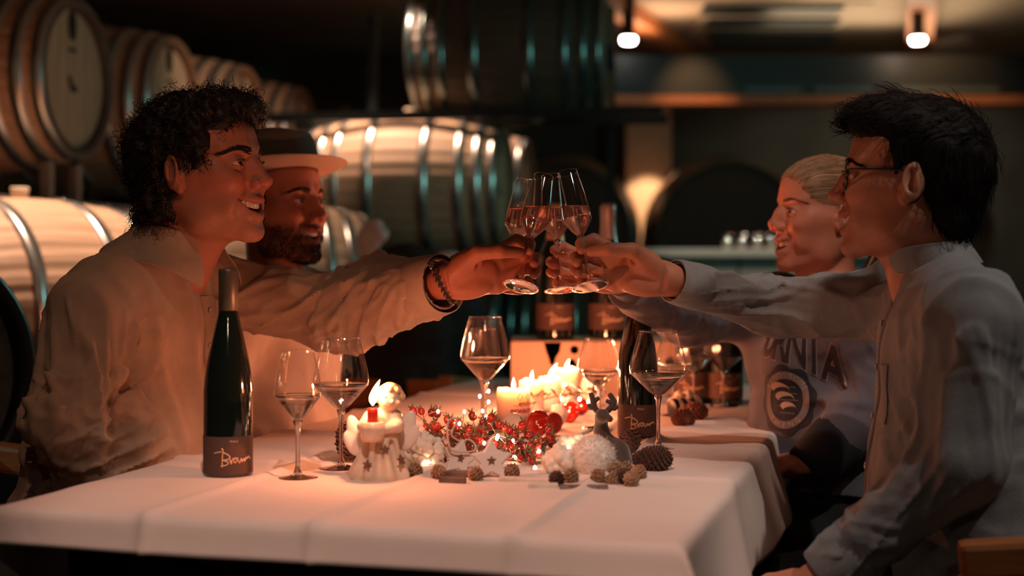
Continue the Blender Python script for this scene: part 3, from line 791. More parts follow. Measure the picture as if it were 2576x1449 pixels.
def seg_folds(a, b, amp, freq, seed=0., slant=.035, lo=0., hi=1., beta=0.):
    a, b = A(a), A(b); L = float(np.linalg.norm(b-a)); u = (b-a)/L
    e1 = np.cross(u, A((0, 0, 1))); e1 /= np.linalg.norm(e1); e2 = np.cross(u, e1)
    cb, sb = math.cos(beta), math.sin(beta)
    def fn(P):
        q = P-a; t = q@u; x = q@e1; y = q@e2; r = np.sqrt(x*x+y*y)+1e-6; c, s = x/r, y/r
        tt = t+slant*(c*cb+s*sb)
        n = vnoise(np.stack([tt*freq, c*1.1+seed, s*1.1+seed*.37], -1), 1.0)
        n2 = vnoise(np.stack([tt*freq*2.1+7, c*2.0+seed, s*2.0], -1), 1.0)
        f = t/L
        w_ = np.clip((f-lo)/.12, 0, 1)*np.clip((hi-f)/.12, 0, 1)*(r < .14)
        return amp*w_*(.85*crisp(n)+.45*crisp(n2))
    return fn

def crisp(n):
    """sharp crests, flat troughs"""
    return np.maximum(1-3.2*np.abs(n), -.35)

def long_folds(a, b, amp, n_around=5., seed=0., twist=4.):
    """pleats that run along a sleeve"""
    a, b = A(a), A(b); L = float(np.linalg.norm(b-a)); u = (b-a)/L
    e1 = np.cross(u, A((0, 0, 1))); e1 /= np.linalg.norm(e1); e2 = np.cross(u, e1)
    def fn(P):
        q = P-a; t = q@u; x = q@e1; y = q@e2; ph = np.arctan2(y, x)+twist*t; f = t/L
        n = vnoise(np.stack([np.cos(ph)*n_around*.55+seed, np.sin(ph)*n_around*.55, t*7], -1), 1.)
        return amp*np.clip((f+.05)/.2, 0, 1)*np.clip((1.15-f)/.2, 0, 1)*crisp(n)*(np.hypot(x, y) < .13)
    return fn

def drape(amp, C, M, fl=16., fv=2.6, seed=0.):
    """long hanging folds: quick across the chest, slow down it"""
    C = A(C); M = np.array(M, np.float32)
    def ridge(ph, sharp=3.): return (.5+.5*np.sin(2*PI*ph))**sharp
    def fn(P):
        q = (P-C)@M; x, y, z = q[:, 0], q[:, 1], q[:, 2]
        n1 = vnoise(np.stack([x*6+seed, y*6, z*5], -1), 1.); n2 = vnoise(np.stack([x*5+seed+4, y*9, z*3.5], -1), 1.); n3 = vnoise(np.stack([x*8, y*14+seed, z*9], -1), 1.)
        w1 = np.clip(.45+1.1*n2, 0, 1); w2 = np.clip(.35-1.2*n1, 0, 1)
        a = ridge(y*fl*.55+.10*fv*z*fl*.2+.9*n1+seed*.3); b = ridge((y*.75+z*.66)*fl*.62+1.0*n2+seed*.7); c = ridge((y*.55-z*.83)*fl*.9+.9*n3+.4, 4.)
        return amp*(1.1*a*w1+.8*b*w2+.45*c*np.clip(n3+.3, 0, 1)-.35)
    return fn

def torso_ops(S, p, g=0.0, hem=None):
    """p: dict of joints; g: cloth allowance"""
    sx = p.get('bulk', 1.0)
    C, B, P, N = A(p['chest']), A(p['belly']), A(p['pelvis']), A(p['neck'])
    M = p['M']; f, l = M[:, 0], M[:, 1]
    up = (N-B); up = up/np.linalg.norm(up); l2 = l; f2 = np.cross(l2, up); f2 = f2/np.linalg.norm(f2)
    TM = np.stack([f2, np.cross(up, f2), up], 1)
    S.at(C, TM)
    S.ell((.0, 0, -.01), (.112*sx+g, .165*sx+g, .185), k=.03)
    S.at(B, TM)
    S.ell((.012, 0, 0), (.122*sx+g+p.get('paunch', 0), .152*sx+g, .16), k=.06)
    S.at()
    S.cap(B, P, .125*sx+g, .135*sx+g, k=.06)
    hl = l*.085
    S.cap(P+hl, P-hl, .12+g, k=.05)
    for sd in ('L', 'R'):
        sh = A(p['sh'+sd]); S.cap(C+(sh-C)*.45+A((0, 0, .03)), sh, .072+g, .060+g, k=.045)
        S.cap(N+A((0, 0, .0)), sh*.85+C*.15+A((0, 0, .03)), .044+g*.7, .040+g*.7, k=.04)

def arm_ops(S, p, sd, r, k=.03, upto=1.0):
    sh, el, wr = A(p['sh'+sd]), A(p['el'+sd]), A(p['wr'+sd])
    S.cap(sh, el, r[0], r[1], k=k); S.cap(el, el+(wr-el)*upto, r[1], r[2], k=k*.6)

def unit(v): v = A(v); return v/np.linalg.norm(v)

def person(name, p, label, group=None):
    """skin: head, neck, trunk, arms, hands and legs as one mesh"""
    S = Sculpt()
    HO, HM, hk = p['headO'], p['headM'], p['headK']
    torso_ops(S, p, -.012)
    N = A(p['neck'])
    nb = A(HO)+hk*(HM@A((-.030, 0, -.045)))
    S.cap(N+A((0, 0, -.03)), nb, .060*p.get('neckr', 1), .054*p.get('neckr', 1), k=.03)
    fr = A(HO)+hk*(HM@A((.012, 0, -.075)))
    S.cap(N+p['M'][:, 0]*.038+A((0, 0, -.02)), fr, .030*p.get('neckr', 1), .034*p.get('neckr', 1), k=.03)
    for sg in (1, -1):   # neck cords
        S.cap(N+p['M'][:, 0]*.050+p['M'][:, 1]*sg*.012, A(HO)+hk*(HM@A((-.025, sg*.052, -.045))), .010, .014, k=.022)
    head_ops(S, HO, HM, hk, p.get('smile', 1), p.get('fem', 0), p.get('jaw', 1), p.get('crease', .7))
    for sd in ('L', 'R'):
        arm_ops(S, p, sd, (.046, .038, .026))
        hand_ops(S, p['wr'+sd], p['hM'+sd], p.get('handk', 1), p['grip'] == sd)
        hp, kn, an = A(p['hip'+sd]), A(p['knee'+sd]), A(p['ank'+sd])
        S.cap(hp, kn, .078, .055, k=.04); S.cap(kn, an, .050, .036, k=.03)
        S.cap(an+A((0, 0, -.04)), an+p['M'][:, 0]*.15+A((0, 0, -.055)), .036, .028, k=.02)
    hf = (HO, HM); hb = (A((-.13, -.12, -.19))*hk, A((.14, .12, .15))*hk)
    v, q = S.mesh(hb[0], hb[1], .0021, hf)
    parts = [(v, q)]
    boxes = [(hb[0]+.003, hb[1]-.003, hf)]
    for sd in ('L', 'R'):
        fr_ = (p['wr'+sd], p['hM'+sd]); lo, hi = A((-.07, -.05, -.07)), A((.20, .06, .09))
        hh = .0019 if p['grip'] == sd else .0032
        v, q = S.mesh(lo, hi, hh, fr_)
        M_ = np.array(p['hM'+sd]);
        if np.linalg.det(M_) < 0: q = q[:, ::-1]
        parts.append((v, q)); boxes.append((lo+.004, hi-.004, fr_))
    J = np.array([p[k_] for k_ in ('shL', 'shR', 'elL', 'elR', 'wrL', 'wrR', 'kneeL', 'kneeR', 'ankL', 'ankR', 'pelvis', 'neck', 'hipL', 'hipR')], np.float32)
    v, q = S.mesh(J.min(0)-.24, J.max(0)+.22, .011)
    for b in boxes: v, q = drop_box(v, q, *b)
    parts.append((v, q))
    nH = len(parts[0][0])
    V, Q = join_vq(parts)
    me = np_mesh(name, V, Q)
    base = p['skin']
    tone = np.tile(A(base), (len(V), 1))*(1+.08*vnoise(V, 60))[:, None]
    tone[:nH] = head_tone(V[:nH], HO, HM, hk, base, p.get('lip', (.44, .13, .11)), p.get('beard', 0), p.get('beard_col', (.05, .03, .022)), p.get('scruff', 0), p.get('flush', .25))
    nh = len(parts[1][0])+len(parts[2][0]); tone[nH:nH+nh] *= A((1, .93, .9))
    set_vcol(me, 'tone', tone)
    o = link(name, me, SKIN, label=label, cat='person', group=group)
    hb_ = BVHTree.FromPolygons([Vector(c) for c in parts[0][0]], parts[0][1].tolist())
    # eyes, brows, teeth
    def W(c): return A(HO)+hk*(HM@A(c))
    gaze = unit(HM@A(p.get('gaze', (1, 0, -.12))))
    for sg in (1, -1):
        c = W((.0725, sg*.0315, .007)); bm = bmesh.new(); bmesh.ops.create_uvsphere(bm, u_segments=32, v_segments=24, radius=.0142*hk)
        me = bm_mesh('eyeball', bm); co = np.empty(len(me.vertices)*3, np.float32); me.vertices.foreach_get('co', co); co = co.reshape(-1, 3)
        d = (co/np.linalg.norm(co, axis=1)[:, None])@gaze
        col = np.tile(A((.72, .62, .56)), (len(co), 1)); col[d > .90] = p.get('iris', (.07, .04, .02)); col[d > .975] = (.004, .004, .004)
        co += gaze[None, :]*(.0012*hk*np.clip((d-.88)/.12, 0, 1))[:, None]
        me.vertices.foreach_set('co', (co+c).ravel()); set_vcol(me, 'tone', col); link('eyeball', me, EYE, o)
        Vb, Fb = [], []; rr = random.Random(3+sg)
        for i in range(p.get('brow_n', 75)):
            t = rr.random(); sp = (1-.55*t)*p.get('brow', 1)
            y = .011+.043*t; z = .0262+.0062*math.sin(t*2.7)-.0045*t*t+rr.uniform(-.0046, .0046)*sp
            pts = []
            for s_ in (0, .5, 1):
                q_ = W((.2, sg*(y+.010*s_), z+s_*(rr.uniform(.000, .004)-.005*t)))
                h_ = hb_.ray_cast(Vector(q_), Vector(-HM[:, 0]))
                if h_[0] is not None: pts.append(h_[0]+h_[1]*(.0003+.0016*s_*(1-.5*s_)))
            if len(pts) == 3: tube_data(Vb, Fb, pts, [.00055*hk, .0005*hk, .0002], 3, False)
        Vl, Fl = [], []     # lashes along the upper lid
        for i in range(16):
            t = i/15; q_ = A((.0725, sg*.0315, .007))+A((math.cos(-.55+1.3*t)*.0152, sg*math.sin(-.55+1.3*t)*.0152, .0040-.002*abs(t-.5)))
            dr = A((.7, sg*(.2+.6*(t-.3)), .25)); tube_data(Vl, Fl, [W(q_), W(q_+dr*.003), W(q_+dr*.006+A((0, 0, .002)))], [.0005, .0004, .0001], 3, False)
        link('eyelashes', mesh('eyelashes', Vl, Fl), HAIR_DARK, o)
        link('eyebrow', mesh('eyebrow', Vb, Fb), p.get('browm', p['hairm']), o)
    bm = bmesh.new()
    for i in range(-4, 4):
        a = (i+.5)*.205; w_ = .0088 if i in (-1, 0) else .0072
        c = W((.0500+.0370*math.cos(a), .0350*math.sin(a), -.0612+.012*(1-math.cos(a))))
        r_ = Matrix(HM.tolist()) @ Matrix.Rotation(a, 3, 'Z')
        add_box(bm, c, (.004*hk, w_*hk*.92, (.0115 if i in (-1, 0) else .0098)*hk), r_, .0011)
    link('teeth', bm_mesh('teeth', bm), TEETH, o, kind=None)
    return o, S

def frame_head(fwd_yaw, pitch=0., roll=0.):
    """yaw in degrees: 0 faces +X (picture right), 180 faces picture left, 90 faces away"""
    f = Vector((math.cos(R(fwd_yaw))*math.cos(R(pitch)), math.sin(R(fwd_yaw))*math.cos(R(pitch)), math.sin(R(pitch))))
    M = Matrix(axes_from(f).tolist()) @ Matrix.Rotation(R(roll), 3, 'X')
    return np.array(M, np.float32)

def hand_frame(x, n, sgn_up=1):
    x = unit(x); n = A(n)-x*float(A(n)@x); n = unit(n); z = np.cross(x, n)
    if z[2]*sgn_up < 0: z = -z
    return np.stack([x, n, z], 1)

def shirt_mesh(name, S, lo, hi, h, m, parent, label=None):
    v, q = S.mesh(lo, hi, h); me = np_mesh(name, v, q); return link(name, me, m, parent, label=label)

def collar(name, N, up, f, l, m, parent, r0=.066, h=.034, fall=.052, flare=.030, open_=.55, point=.045, ry=.92, zf=-.03):
    """shirt collar: stand and turned-down leaf round the neck; open_ = gap half-angle at the throat"""
    V, Fc = [], []; n = 44; N, up, f, l = A(N), unit(up), unit(f), unit(l)
    rows = 9 if fall > 0 else 4
    for i in range(n+1):
        a = open_+(2*PI-2*open_)*i/n
        ca, sa = math.cos(a), math.sin(a)
        front = max(0, ca)**1.5
        base = N+f*(r0*ca)+l*(r0*ry*sa)+up*(zf*(1+ca)*.5)
        rad = unit(f*ca+l*sa)
        ed = min(1, min(i, n-i)/7.0); pt = point*(1-ed)**1.3
        prof = [(.004, 0), (.001, h*.5), (0, h)]
        if fall > 0: prof += [(.004, h+.004), (.009, h-.002), (.016, h-.4*fall), (.023+flare*.35, h-.75*fall), (.028+flare*.7, h-fall), (.030+flare, h-fall-pt)]
        else: prof += [(.0025, h)]
        for rr_, zz in prof: V.append(base+rad*rr_+up*zz)
    for i in range(n):
        for j in range(rows-1):
            k = i*rows+j; Fc.append((k, k+rows, k+rows+1, k+1))
    o = link(name, mesh(name, V, Fc), m, parent)
    md = o.modifiers.new('thickness', 'SOLIDIFY'); md.thickness = .0032; md.offset = 0
    o.modifiers.new('round', 'SUBSURF').levels = 1; o.modifiers['round'].render_levels = 1
    return o

def bvh_of(o):
    me = o.data; return BVHTree.FromPolygons([v.co for v in me.vertices], [p_.vertices for p_ in me.polygons])

def on_surface(bvh, p, d, off=.001):
    d = Vector(d).normalized(); hit = bvh.ray_cast(Vector(p)-d*.35, d)
    if hit[0] is None: return None, None
    nn = hit[1]
    if nn.dot(d) > 0: nn = -nn
    return hit[0]+nn*off, nn

def placket(parent, bvh, pts, d, wid, m, btn_every=None, side=None, n_btn=5, name='placket'):
    path = smooth_path(pts, 8); V, Fc = [], []; side = Vector(side).normalized(); k = 0; nrm = []
    for p_ in path:
        row = []
        for s_ in (-1, -.9, 0, .9, 1):
            h, nn = on_surface(bvh, p_+side*(wid*.5*s_), d, .0005 if abs(s_) == 1 else .0032)
            if h is None: row = None; break
            row.append(h)
        if row is None: continue
        V += row; nrm.append((row[2], nn)); k += 1
    for i in range(k-1):
        for j in range(4): a = i*5+j; Fc.append((a, a+1, a+6, a+5))
    link(name, mesh(name, V, Fc), m, parent)
    if n_btn:
        bm0 = lathe('button', [(0, .0005), (.0035, .0008), (.0046, .0022), (.0056, .0022), (.0058, .0008), (.0056, 0)], 16)
        for i in range(n_btn):
            c, nn = nrm[min(k-1, int((i+.5)/n_btn*k))]
            b = link('button', bm0, BUTTON, parent, loc=c+nn*.001); b.rotation_euler = nn.to_track_quat('Z', 'Y').to_euler()

def strands(name, paths, r, m, parent, n=3):
    V, Fc = [], []
    for P_ in paths:
        k = len(P_); tube_data(V, Fc, P_, [r*(1 if i < k*.6 else max(.25, 1-(i-k*.6)/(k*.45))) for i in range(k)], n, False)
    return link(name, mesh(name, V, Fc), m, parent)

def trousers(name, p, m, parent, waist, h=.008):
    S = Sculpt(); P = A(p['pelvis']); l = p['M'][:, 1]
    S.cap(P+l*.085, P-l*.085, .128, k=.03); S.cap(P, P+(A(p['belly'])-P)*.6, .13, k=.04)
    for sd in ('L', 'R'):
        hp, kn, an = A(p['hip'+sd]), A(p['knee'+sd]), A(p['ank'+sd])
        S.cap(hp, kn, .092, .070, k=.04); S.cap(kn, an, .068, .056, k=.03)
        S.disp(seg_folds(hp, kn, .004, 18, 3.), (hp+kn)/2, .3)
        S.plane(an+A((0, 0, -.01)), (0, 0, -1), rad=.1)
    S.plane((P[0], P[1], waist), (0, 0, 1), rad=.4)
    J = np.array([p[k_] for k_ in ('hipL', 'hipR', 'kneeL', 'kneeR', 'ankL', 'ankR')], np.float32)
    v, q = S.mesh(J.min(0)-.2, J.max(0)+.2, h); o = link(name, np_mesh(name, v, q), m, parent)
    for sd in ('L', 'R'):
        an = A(p['ank'+sd]); f = p['M'][:, 0]
        T = Sculpt(); T.cap(an+A((0, 0, -.01)), an+A((0, 0, -.035)), .045, .046, k=.02); T.cap(an+A((0, 0, -.045)), an+f*.165+A((0, 0, -.055)), .046, .036, k=.03)
        T.plane((an[0], an[1], .003), (0, 0, -1), rad=.4)
        v, q = T.mesh(an-.26, an+.26, .006); link('shoe', np_mesh('shoe', v, q), SHOE, parent)
    return o

def legs(p, seat=.52, spread=.11, thigh=.42):
    """hips, knees and ankles of somebody sitting at the table"""
    P = A(p['pelvis']); M = p['M']; f, l = M[:, 0], M[:, 1]
    for sd, sg in (('L', 1), ('R', -1)):
        hp = P+l*sg*.09+A((0, 0, -.01)); kn = hp+f*thigh+l*sg*spread*.6; kn[2] = .50
        an = kn+f*.04; an[2] = .085
        p['hip'+sd], p['knee'+sd], p['ank'+sd] = hp, kn, an
# ------------------------------------------------------------------ the four raised flutes fix the hands
FL_H = .218
FLUTES = {  # foot, rim (picture x, y, distance)
 'curly': ((1309, 722, 2.490), (1371, 432, 2.575)),
 'specs': ((1486, 722, 2.470), (1424, 416, 2.545)),
 'blond': ((1414, 731, 2.590), (1385, 437, 2.640)),
 'hat':   ((1278, 730, 2.690), (1327, 430, 2.640)),
}
def flute_axis(k):
    a, b = px(*FLUTES[k][0]), px(*FLUTES[k][1]); return a, (b-a).normalized()
def grip_wrist(k, x, n, hk=1.0, up=.054):
    a, u = flute_axis(k); g = A(a+u*up); M = hand_frame(x, n)
    return g-hk*(M@A((.1385, .0085, .012))), M

# ------------------------------------------------------------------ man with curly hair
def make_curly():
    p = dict(M=axes_from((.97, -.243, 0)), chest=(-.690, 2.615, .95), belly=(-.70, 2.60, .77), pelvis=(-.755, 2.57, .54), neck=(-.622, 2.60, 1.105),
             shR=(-.722, 2.440, 1.000), shL=(-.590, 2.79, 1.030), elR=px(158, 1066, 2.36), elL=px(868, 778, 2.74), wrR=(-.685, 2.44, .672), bulk=1.12, paunch=.012,
             headO=px(517, 440, 2.57), headM=frame_head(-19, 6, 0), headK=1.09, neckr=1.12, skin=(.47, .175, .105), scruff=.38, beard_col=(.30, .20, .16),
             hairm=HAIR_DARK, smile=1, flush=.4, crease=1.0, brow_n=110, jaw=1.05, gaze=(1, -.05, -.02), grip='L', handk=1.06)
    p['wrL'], p['hML'] = grip_wrist('curly', (.97, -.05, .20), (.06, -1, -.10), 1.06)
    p['hMR'] = hand_frame((.90, .05, -.42), (-.3, .0, -.9), 1)
    legs(p)
    o, S0 = person('person', p, 'man with dark curly hair in a cream linen shirt, raising a flute')
    # shirt
    S = Sculpt(); torso_ops(S, p, .016)
    shR, elR, wrR = A(p['shR']), A(p['elR']), A(p['wrR']); shL, elL, wrL = A(p['shL']), A(p['elL']), A(p['wrL'])
    S.cap(shR, elR, .070, .062, k=.020); S.cap(elR, wrR, .060, .048, k=.02)
    S.cap(shL, elL, .074, .068, k=.030); cf = wrL-unit(wrL-elL)*.012
    S.cap(elL, cf, .068, .047, k=.03)
    S.cap(elL+A((.0, 0, -.022)), elL+(cf-elL)*.72+A((0, 0, -.016)), .060, .040, k=.04)     # cloth hanging under the forearm
    S.cap(A(p['belly'])+A((-.02, -.03, -.02)), A(p['pelvis'])+A((.0, -.05, .0)), .140, .128, k=.05)   # loose tail over the chair
    S.disp(drape(.0120, p['chest'], p['M'], 24, 2.2, 2.), p['chest'], .34)
    S.disp(long_folds(shR, elR, .0080, 6., 1.3, 5.), (shR+elR)/2, .2); S.disp(seg_folds(shR, elR, .0085, 20, 1.3, .06, .55, 1.25, 1.2), (shR+elR)/2, .2)
    S.disp(seg_folds(elR, wrR, .0095, 34, 4.1, .035, -.2, 1.1, .6), (elR+wrR)/2, .2)
    S.disp(seg_folds(shL, elL, .0090, 16, 2.7, .110, .1, 1.2, 2.), (shL+elL)/2, .22)
    S.disp(seg_folds(elL, cf, .0080, 17, 5.3, .090, -.1, .96, 2.4), (elL+cf)/2, .22)
    S.plane(cf, wrL-elL, rad=.10)
    S.cap(cf-unit(wrL-elL)*.05, cf+unit(wrL-elL)*.02, .040, .043, k=.002, op='s')
    N = A(p['neck']); f = p['M'][:, 0]; up = A((.20, -.05, 1))
    S.plane(N+A((0, 0, .034)), up, rad=.13)
    S.cap(N+f*.055+A((0, 0, -.055)), N+f*.10+A((0, 0, .06)), .014, .040, k=.01, op='s')       # open throat
    sh = shirt_mesh('linen_shirt', S, (-1.08, 2.20, .44), (.02, 3.0, 1.19), .0046, LINEN_TAN, o)
    b = bvh_of(sh); l = p['M'][:, 1]
    collar('shirt_collar', N+A((.012, -.004, .030)), up, f, l, LINEN_TAN, o, .072, .032, .062, .034, .62, .040, .98, -.034)
    C = Vector(p['chest']); fv = Vector(f); lv = Vector(l)
    pts = [C+fv*.12+lv*.015+Vector((0, 0, z)) for z in (.075, .02, -.05, -.12, -.2)]
    placket(o, b, pts, -fv, .034, LINEN_TAN, side=lv, n_btn=4)
    # cuff of the raised sleeve
    u = unit(wrL-elL); V, Fc = [], []
    e1 = unit(np.cross(u, A((0, 0, 1)))); e2 = np.cross(u, e1)
    for i in range(29):
        a = 2*PI*i/28+.5
        for t, r_ in ((-.062, .0545), (-.060, .0560), (-.03, .0535), (.0, .0505), (.002, .0480)):
            V.append(cf+u*t+(e1*math.cos(a)+e2*math.sin(a)*1.05)*r_*(1+.02*math.sin(3*a))+A((0, 0, -.004 if math.sin(a)*e2[2] < 0 else 0)))
    for i in range(28):
        for j in range(4): k = i*5+j; Fc.append((k, k+5, k+6, k+1))
    link('shirt_cuff', mesh('shirt_cuff', V, Fc), LINEN_TAN, o)
    trousers('trousers', p, TROUSER, o, .62)
    # curls
    HO, HM, hk = p['headO'], p['headM'], p['headK']
    S = Sculpt().at(HO, HM, hk)
    S.ell((-.046, 0, .040), (.090, .092, .092), k=.02); S.ell((-.002, 0, .074), (.092, .083, .064), k=.02)
    S.ell((-.082, 0, -.052), (.042, .068, .052), k=.03); S.ell((.058, 0, .098), (.048, .062, .032), k=.02)
    for sg in (1, -1): S.ell((-.050, sg*.062, -.030), (.036, .028, .050), k=.02); S.ell((.022, sg*.070, .040), (.030, .014, .040), k=.015)
    S.ell((.108, 0, .000), (.068, .13, .083), k=.012, op='s')
    for sg in (1, -1): S.ell((-.006, sg*.092, -.006), (.026, .03, .036), k=.01, op='s')
    S.at()
    def lumps(P): return .0080*vnoise(P, 62)+.0050*vnoise(P+3, 120)
    S.disp(lumps, HO, .3)
    v, q = S.mesh(A((-.17, -.14, -.14))*hk, A((.15, .14, .18))*hk, .0036, (HO, HM))
    hr = link('curly_hair', np_mesh('curly_hair', v, q), HAIR_DARK, o)
    me = hr.data; nn = np.empty(len(me.vertices)*3, np.float32); me.vertices.foreach_get('normal', nn); nn = nn.reshape(-1, 3)
    L = (v-A(HO))@HM; pick = rng.permutation(len(v)); paths = []
    for i in pick:
        if len(paths) > 2600: break
        if L[i, 0] > .05 and L[i, 2] < .06: continue
        if abs(L[i, 1]) < .05 and L[i, 0] > -.05 and L[i, 2] < .03: continue
        n_ = Vector(nn[i]); t = Vector(rng.normal(size=3)); t = (t-n_*t.dot(n_)).normalized(); b_ = n_.cross(t)
        rad = rng.uniform(.004, .0085); turns = rng.uniform(.9, 2.0); ln = rng.uniform(.010, .030); out = rng.uniform(.3, 1.0); ph = rng.uniform(0, 6.28)
        c0 = Vector(v[i])-n_*.004; P_ = []
        for s_ in range(13):
            a = s_/12; th = ph+a*turns*2*PI; rr = rad*(.4+.6*min(1, a*3))
            P_.append(c0+t*(a*ln+rr*math.cos(th)-rr*math.cos(ph))+n_*(out*a*.016+rr*.7*(math.sin(th)-math.sin(ph))*.8)+b_*(rr*.8*math.sin(th*.7)))
        paths.append(P_)
    strands('loose_curls', paths, .00065, HAIR_DARK, o)
    # greying sideburn
    GREY = mat('grey_hair', (.17, .12, .095), .5); P2 = []
    for i in range(150):
        x, z = rng.uniform(.005, .040), rng.uniform(-.004, .060)
        a = A((x, -(.0735-.25*max(0, x-.01)), z)); b_ = a+A((rng.uniform(-.012, .004), -.002, rng.uniform(-.016, -.004))); m_ = (a+b_)/2+A((.002, -.004, 0))
        P2.append([Vector(A(HO)+hk*(HM@c)) for c in (a, m_, b_)])
    strands('sideburn', P2, .0006, GREY, o)
    return o, p
curly, P_curly = make_curly()

# ------------------------------------------------------------------ man with spectacles
def make_specs():
    p = dict(M=axes_from((-.969, .247, 0)), chest=(.722, 2.30, .905), belly=(.738, 2.285, .740), pelvis=(.785, 2.26, .535), neck=(.686, 2.305, 1.075),
             shL=(.682, 2.110, .998), shR=(.690, 2.480, 1.015), elL=px(2412, 1160, 2.085), elR=px(1945, 772, 2.62), wrL=px(2062, 1462, 2.12), bulk=1.0,
             headO=px(2284, 466, 2.31), headM=frame_head(160, 5, 0), headK=1.04, skin=(.50, .22, .135), hairm=HAIR_BROWN, scruff=.16, beard_col=(.10, .06, .045),
             flush=.2, smile=.9, grip='R', handk=1.04, jaw=1.0, gaze=(1, .05, -.05))
    p['wrR'], p['hMR'] = grip_wrist('specs', (-.975, .02, .17), (-.06, -1, -.10), 1.04)
    p['hML'] = hand_frame((-.72, .10, -.62), (-.4, .5, -.6), 1)
    legs(p)
    o, S0 = person('person', p, 'man with short dark hair and glasses in a grey-blue collarless shirt')
    S = Sculpt(); torso_ops(S, p, .014)
    shR, elR, wrR = A(p['shR']), A(p['elR']), A(p['wrR']); shL, elL, wrL = A(p['shL']), A(p['elL']), A(p['wrL'])
    uR = unit(wrR-elR); cf = wrR-uR*.020; uL = unit(wrL-elL); cl = wrL-uL*.01
    S.cap(shL, elL, .068, .062, k=.022); S.cap(elL, cl, .060, .044, k=.025)
    S.cap(shR, elR, .066, .052, k=.035); S.cap(elR, cf, .050, .0365, k=.03)
    S.cap(A(p['belly'])+A((.05, -.04, -.04)), A(p['pelvis'])+A((.05, -.06, -.04)), .145, .155, k=.05)
    S.disp(drape(.0070, p['chest'], p['M'], 22, 2.0, 5.), p['chest'], .33)
    S.disp(long_folds(shL, elL, .0036, 6., 1.9, 3.), (shL+elL)/2, .22); S.disp(long_folds(elL, cl, .0042, 5., 3.4, 4.), (elL+cl)/2, .2)
    S.disp(seg_folds(elL, cl, .0035, 26, 3.4, .040, .3, 1.0, 1.5), (elL+cl)/2, .2)
    S.disp(seg_folds(shR, elR, .0060, 9, 6.2, .130, .0, 1.2, 2.2), (shR+elR)/2, .22)
    S.disp(long_folds(elR, cf, .0042, 6., 8.3, 8.), (elR+cf)/2, .2)
    S.plane(cf, uR, rad=.09); S.cap(cf-uR*.05, cf+uR*.02, .030, .032, k=.002, op='s')
    S.plane(cl, uL, rad=.08); S.cap(cl-uL*.04, cl+uL*.02, .034, .036, k=.002, op='s')
    N = A(p['neck']); f = p['M'][:, 0]; l = p['M'][:, 1]; up = unit(A((-.52, .12, 1)))
    S.plane(N+A((0, 0, .020)), up, rad=.13)
    S.cap(N+f*.06+A((0, 0, -.05)), N+f*.10+A((0, 0, .05)), .010, .030, k=.01, op='s')
    sh = shirt_mesh('linen_shirt', S, (.20, 1.92, .42), (1.05, 2.80, 1.17), .0044, LINEN_BLUE, o)
    b = bvh_of(sh)
    collar('stand_collar', N+A((-.002, 0, .010)), up, f, l, LINEN_BLUE, o, .073, .044, 0, 0, .32, 0, .95, -.02)
    C = Vector(p['chest']); fv = Vector(f); lv = Vector(l)
    placket(o, b, [C+fv*.12+lv*.0+Vector((0, 0, z)) for z in (.11, .05, -.03, -.11, -.19, -.25)], -fv, .030, LINEN_BLUE, side=lv, n_btn=5)
    # chest pocket
    PB = [C+fv*.10+lv*(.045+.075*i)+Vector((0, 0, .018-.0*i)) for i in (0, 1)]
    V, Fc = [], []
    for zi in range(7):
        for xi in range(7):
            q_, nn = on_surface(b, C+fv*.1+lv*(.036+.046*xi/6)+Vector((0, 0, .020-.095*zi/6)), -fv+lv*-.15, .0022)
            V.append(q_ if q_ is not None else C)
    Fc = [(r_*7+c_, r_*7+c_+1, r_*7+c_+8, r_*7+c_+7) for r_ in range(6) for c_ in range(6)]
    link('chest_pocket', mesh('chest_pocket', V, Fc), LINEN_BLUE, o)
    # cuffs
    for nm, u, c0, r0 in (('shirt_cuff', uR, cf, .0385), ('shirt_cuff', uL, cl, .0455)):
        e1 = unit(np.cross(u, A((0, 0, 1)))); e2 = np.cross(u, e1); V, Fc = [], []
        for i in range(33):
            a = 2*PI*i/32
            for t, r_ in ((-.064, .002), (-.062, .0035), (-.03, .0022), (.0, .0006), (.0015, -.002)):
                V.append(c0+u*t+(e1*math.cos(a)+e2*math.sin(a))*(r0+r_))
        for i in range(32):
            for j in range(4): k = i*5+j; Fc.append((k, k+5, k+6, k+1))
        link(nm, mesh(nm, V, Fc), LINEN_BLUE, o)
    trousers('trousers', p, TROUSER, o, .60)
    HO, HM, hk = p['headO'], p['headM'], p['headK']
    S = Sculpt().at(HO, HM, hk)
    S.ell((-.022, 0, .052), (.101, .082, .088), k=.02); S.ell((-.062, 0, .005), (.056, .070, .078), k=.03)
    S.ell((-.068, 0, -.055), (.030, .050, .040), k=.03); S.ell((.058, 0, .100), (.050, .058, .032), k=.02)
    S.ell((.030, 0, .095), (.070, .070, .045), k=.02)
    S.ell((.120, 0, -.004), (.074, .13, .084), k=.008, op='s')
    for sg in (1, -1): S.ell((-.010, sg*.090, -.012), (.024, .026, .040), k=.008, op='s'); S.cap((.012, sg*.0715, .055), (.013, sg*.0715, .000), .009, .006, k=.010)
    S.at()
    def comb(P):
        L_ = (P-A(HO))@HM
        return .0030*vnoise(np.stack([L_[:, 0]*22, L_[:, 1]*150, L_[:, 2]*22], -1), 1.)+.0045*vnoise(L_, 34)
    S.disp(comb, HO, .3)
    v, q = S.mesh(A((-.15, -.13, -.14))*hk, A((.15, .13, .18))*hk, .003, (HO, HM))
    hr = link('short_hair', np_mesh('short_hair', v, q), HAIR_BROWN, o)
    me = hr.data; nn = np.empty(len(me.vertices)*3, np.float32); me.vertices.foreach_get('normal', nn); nn = nn.reshape(-1, 3)
    L = (v-A(HO))@HM; paths = []
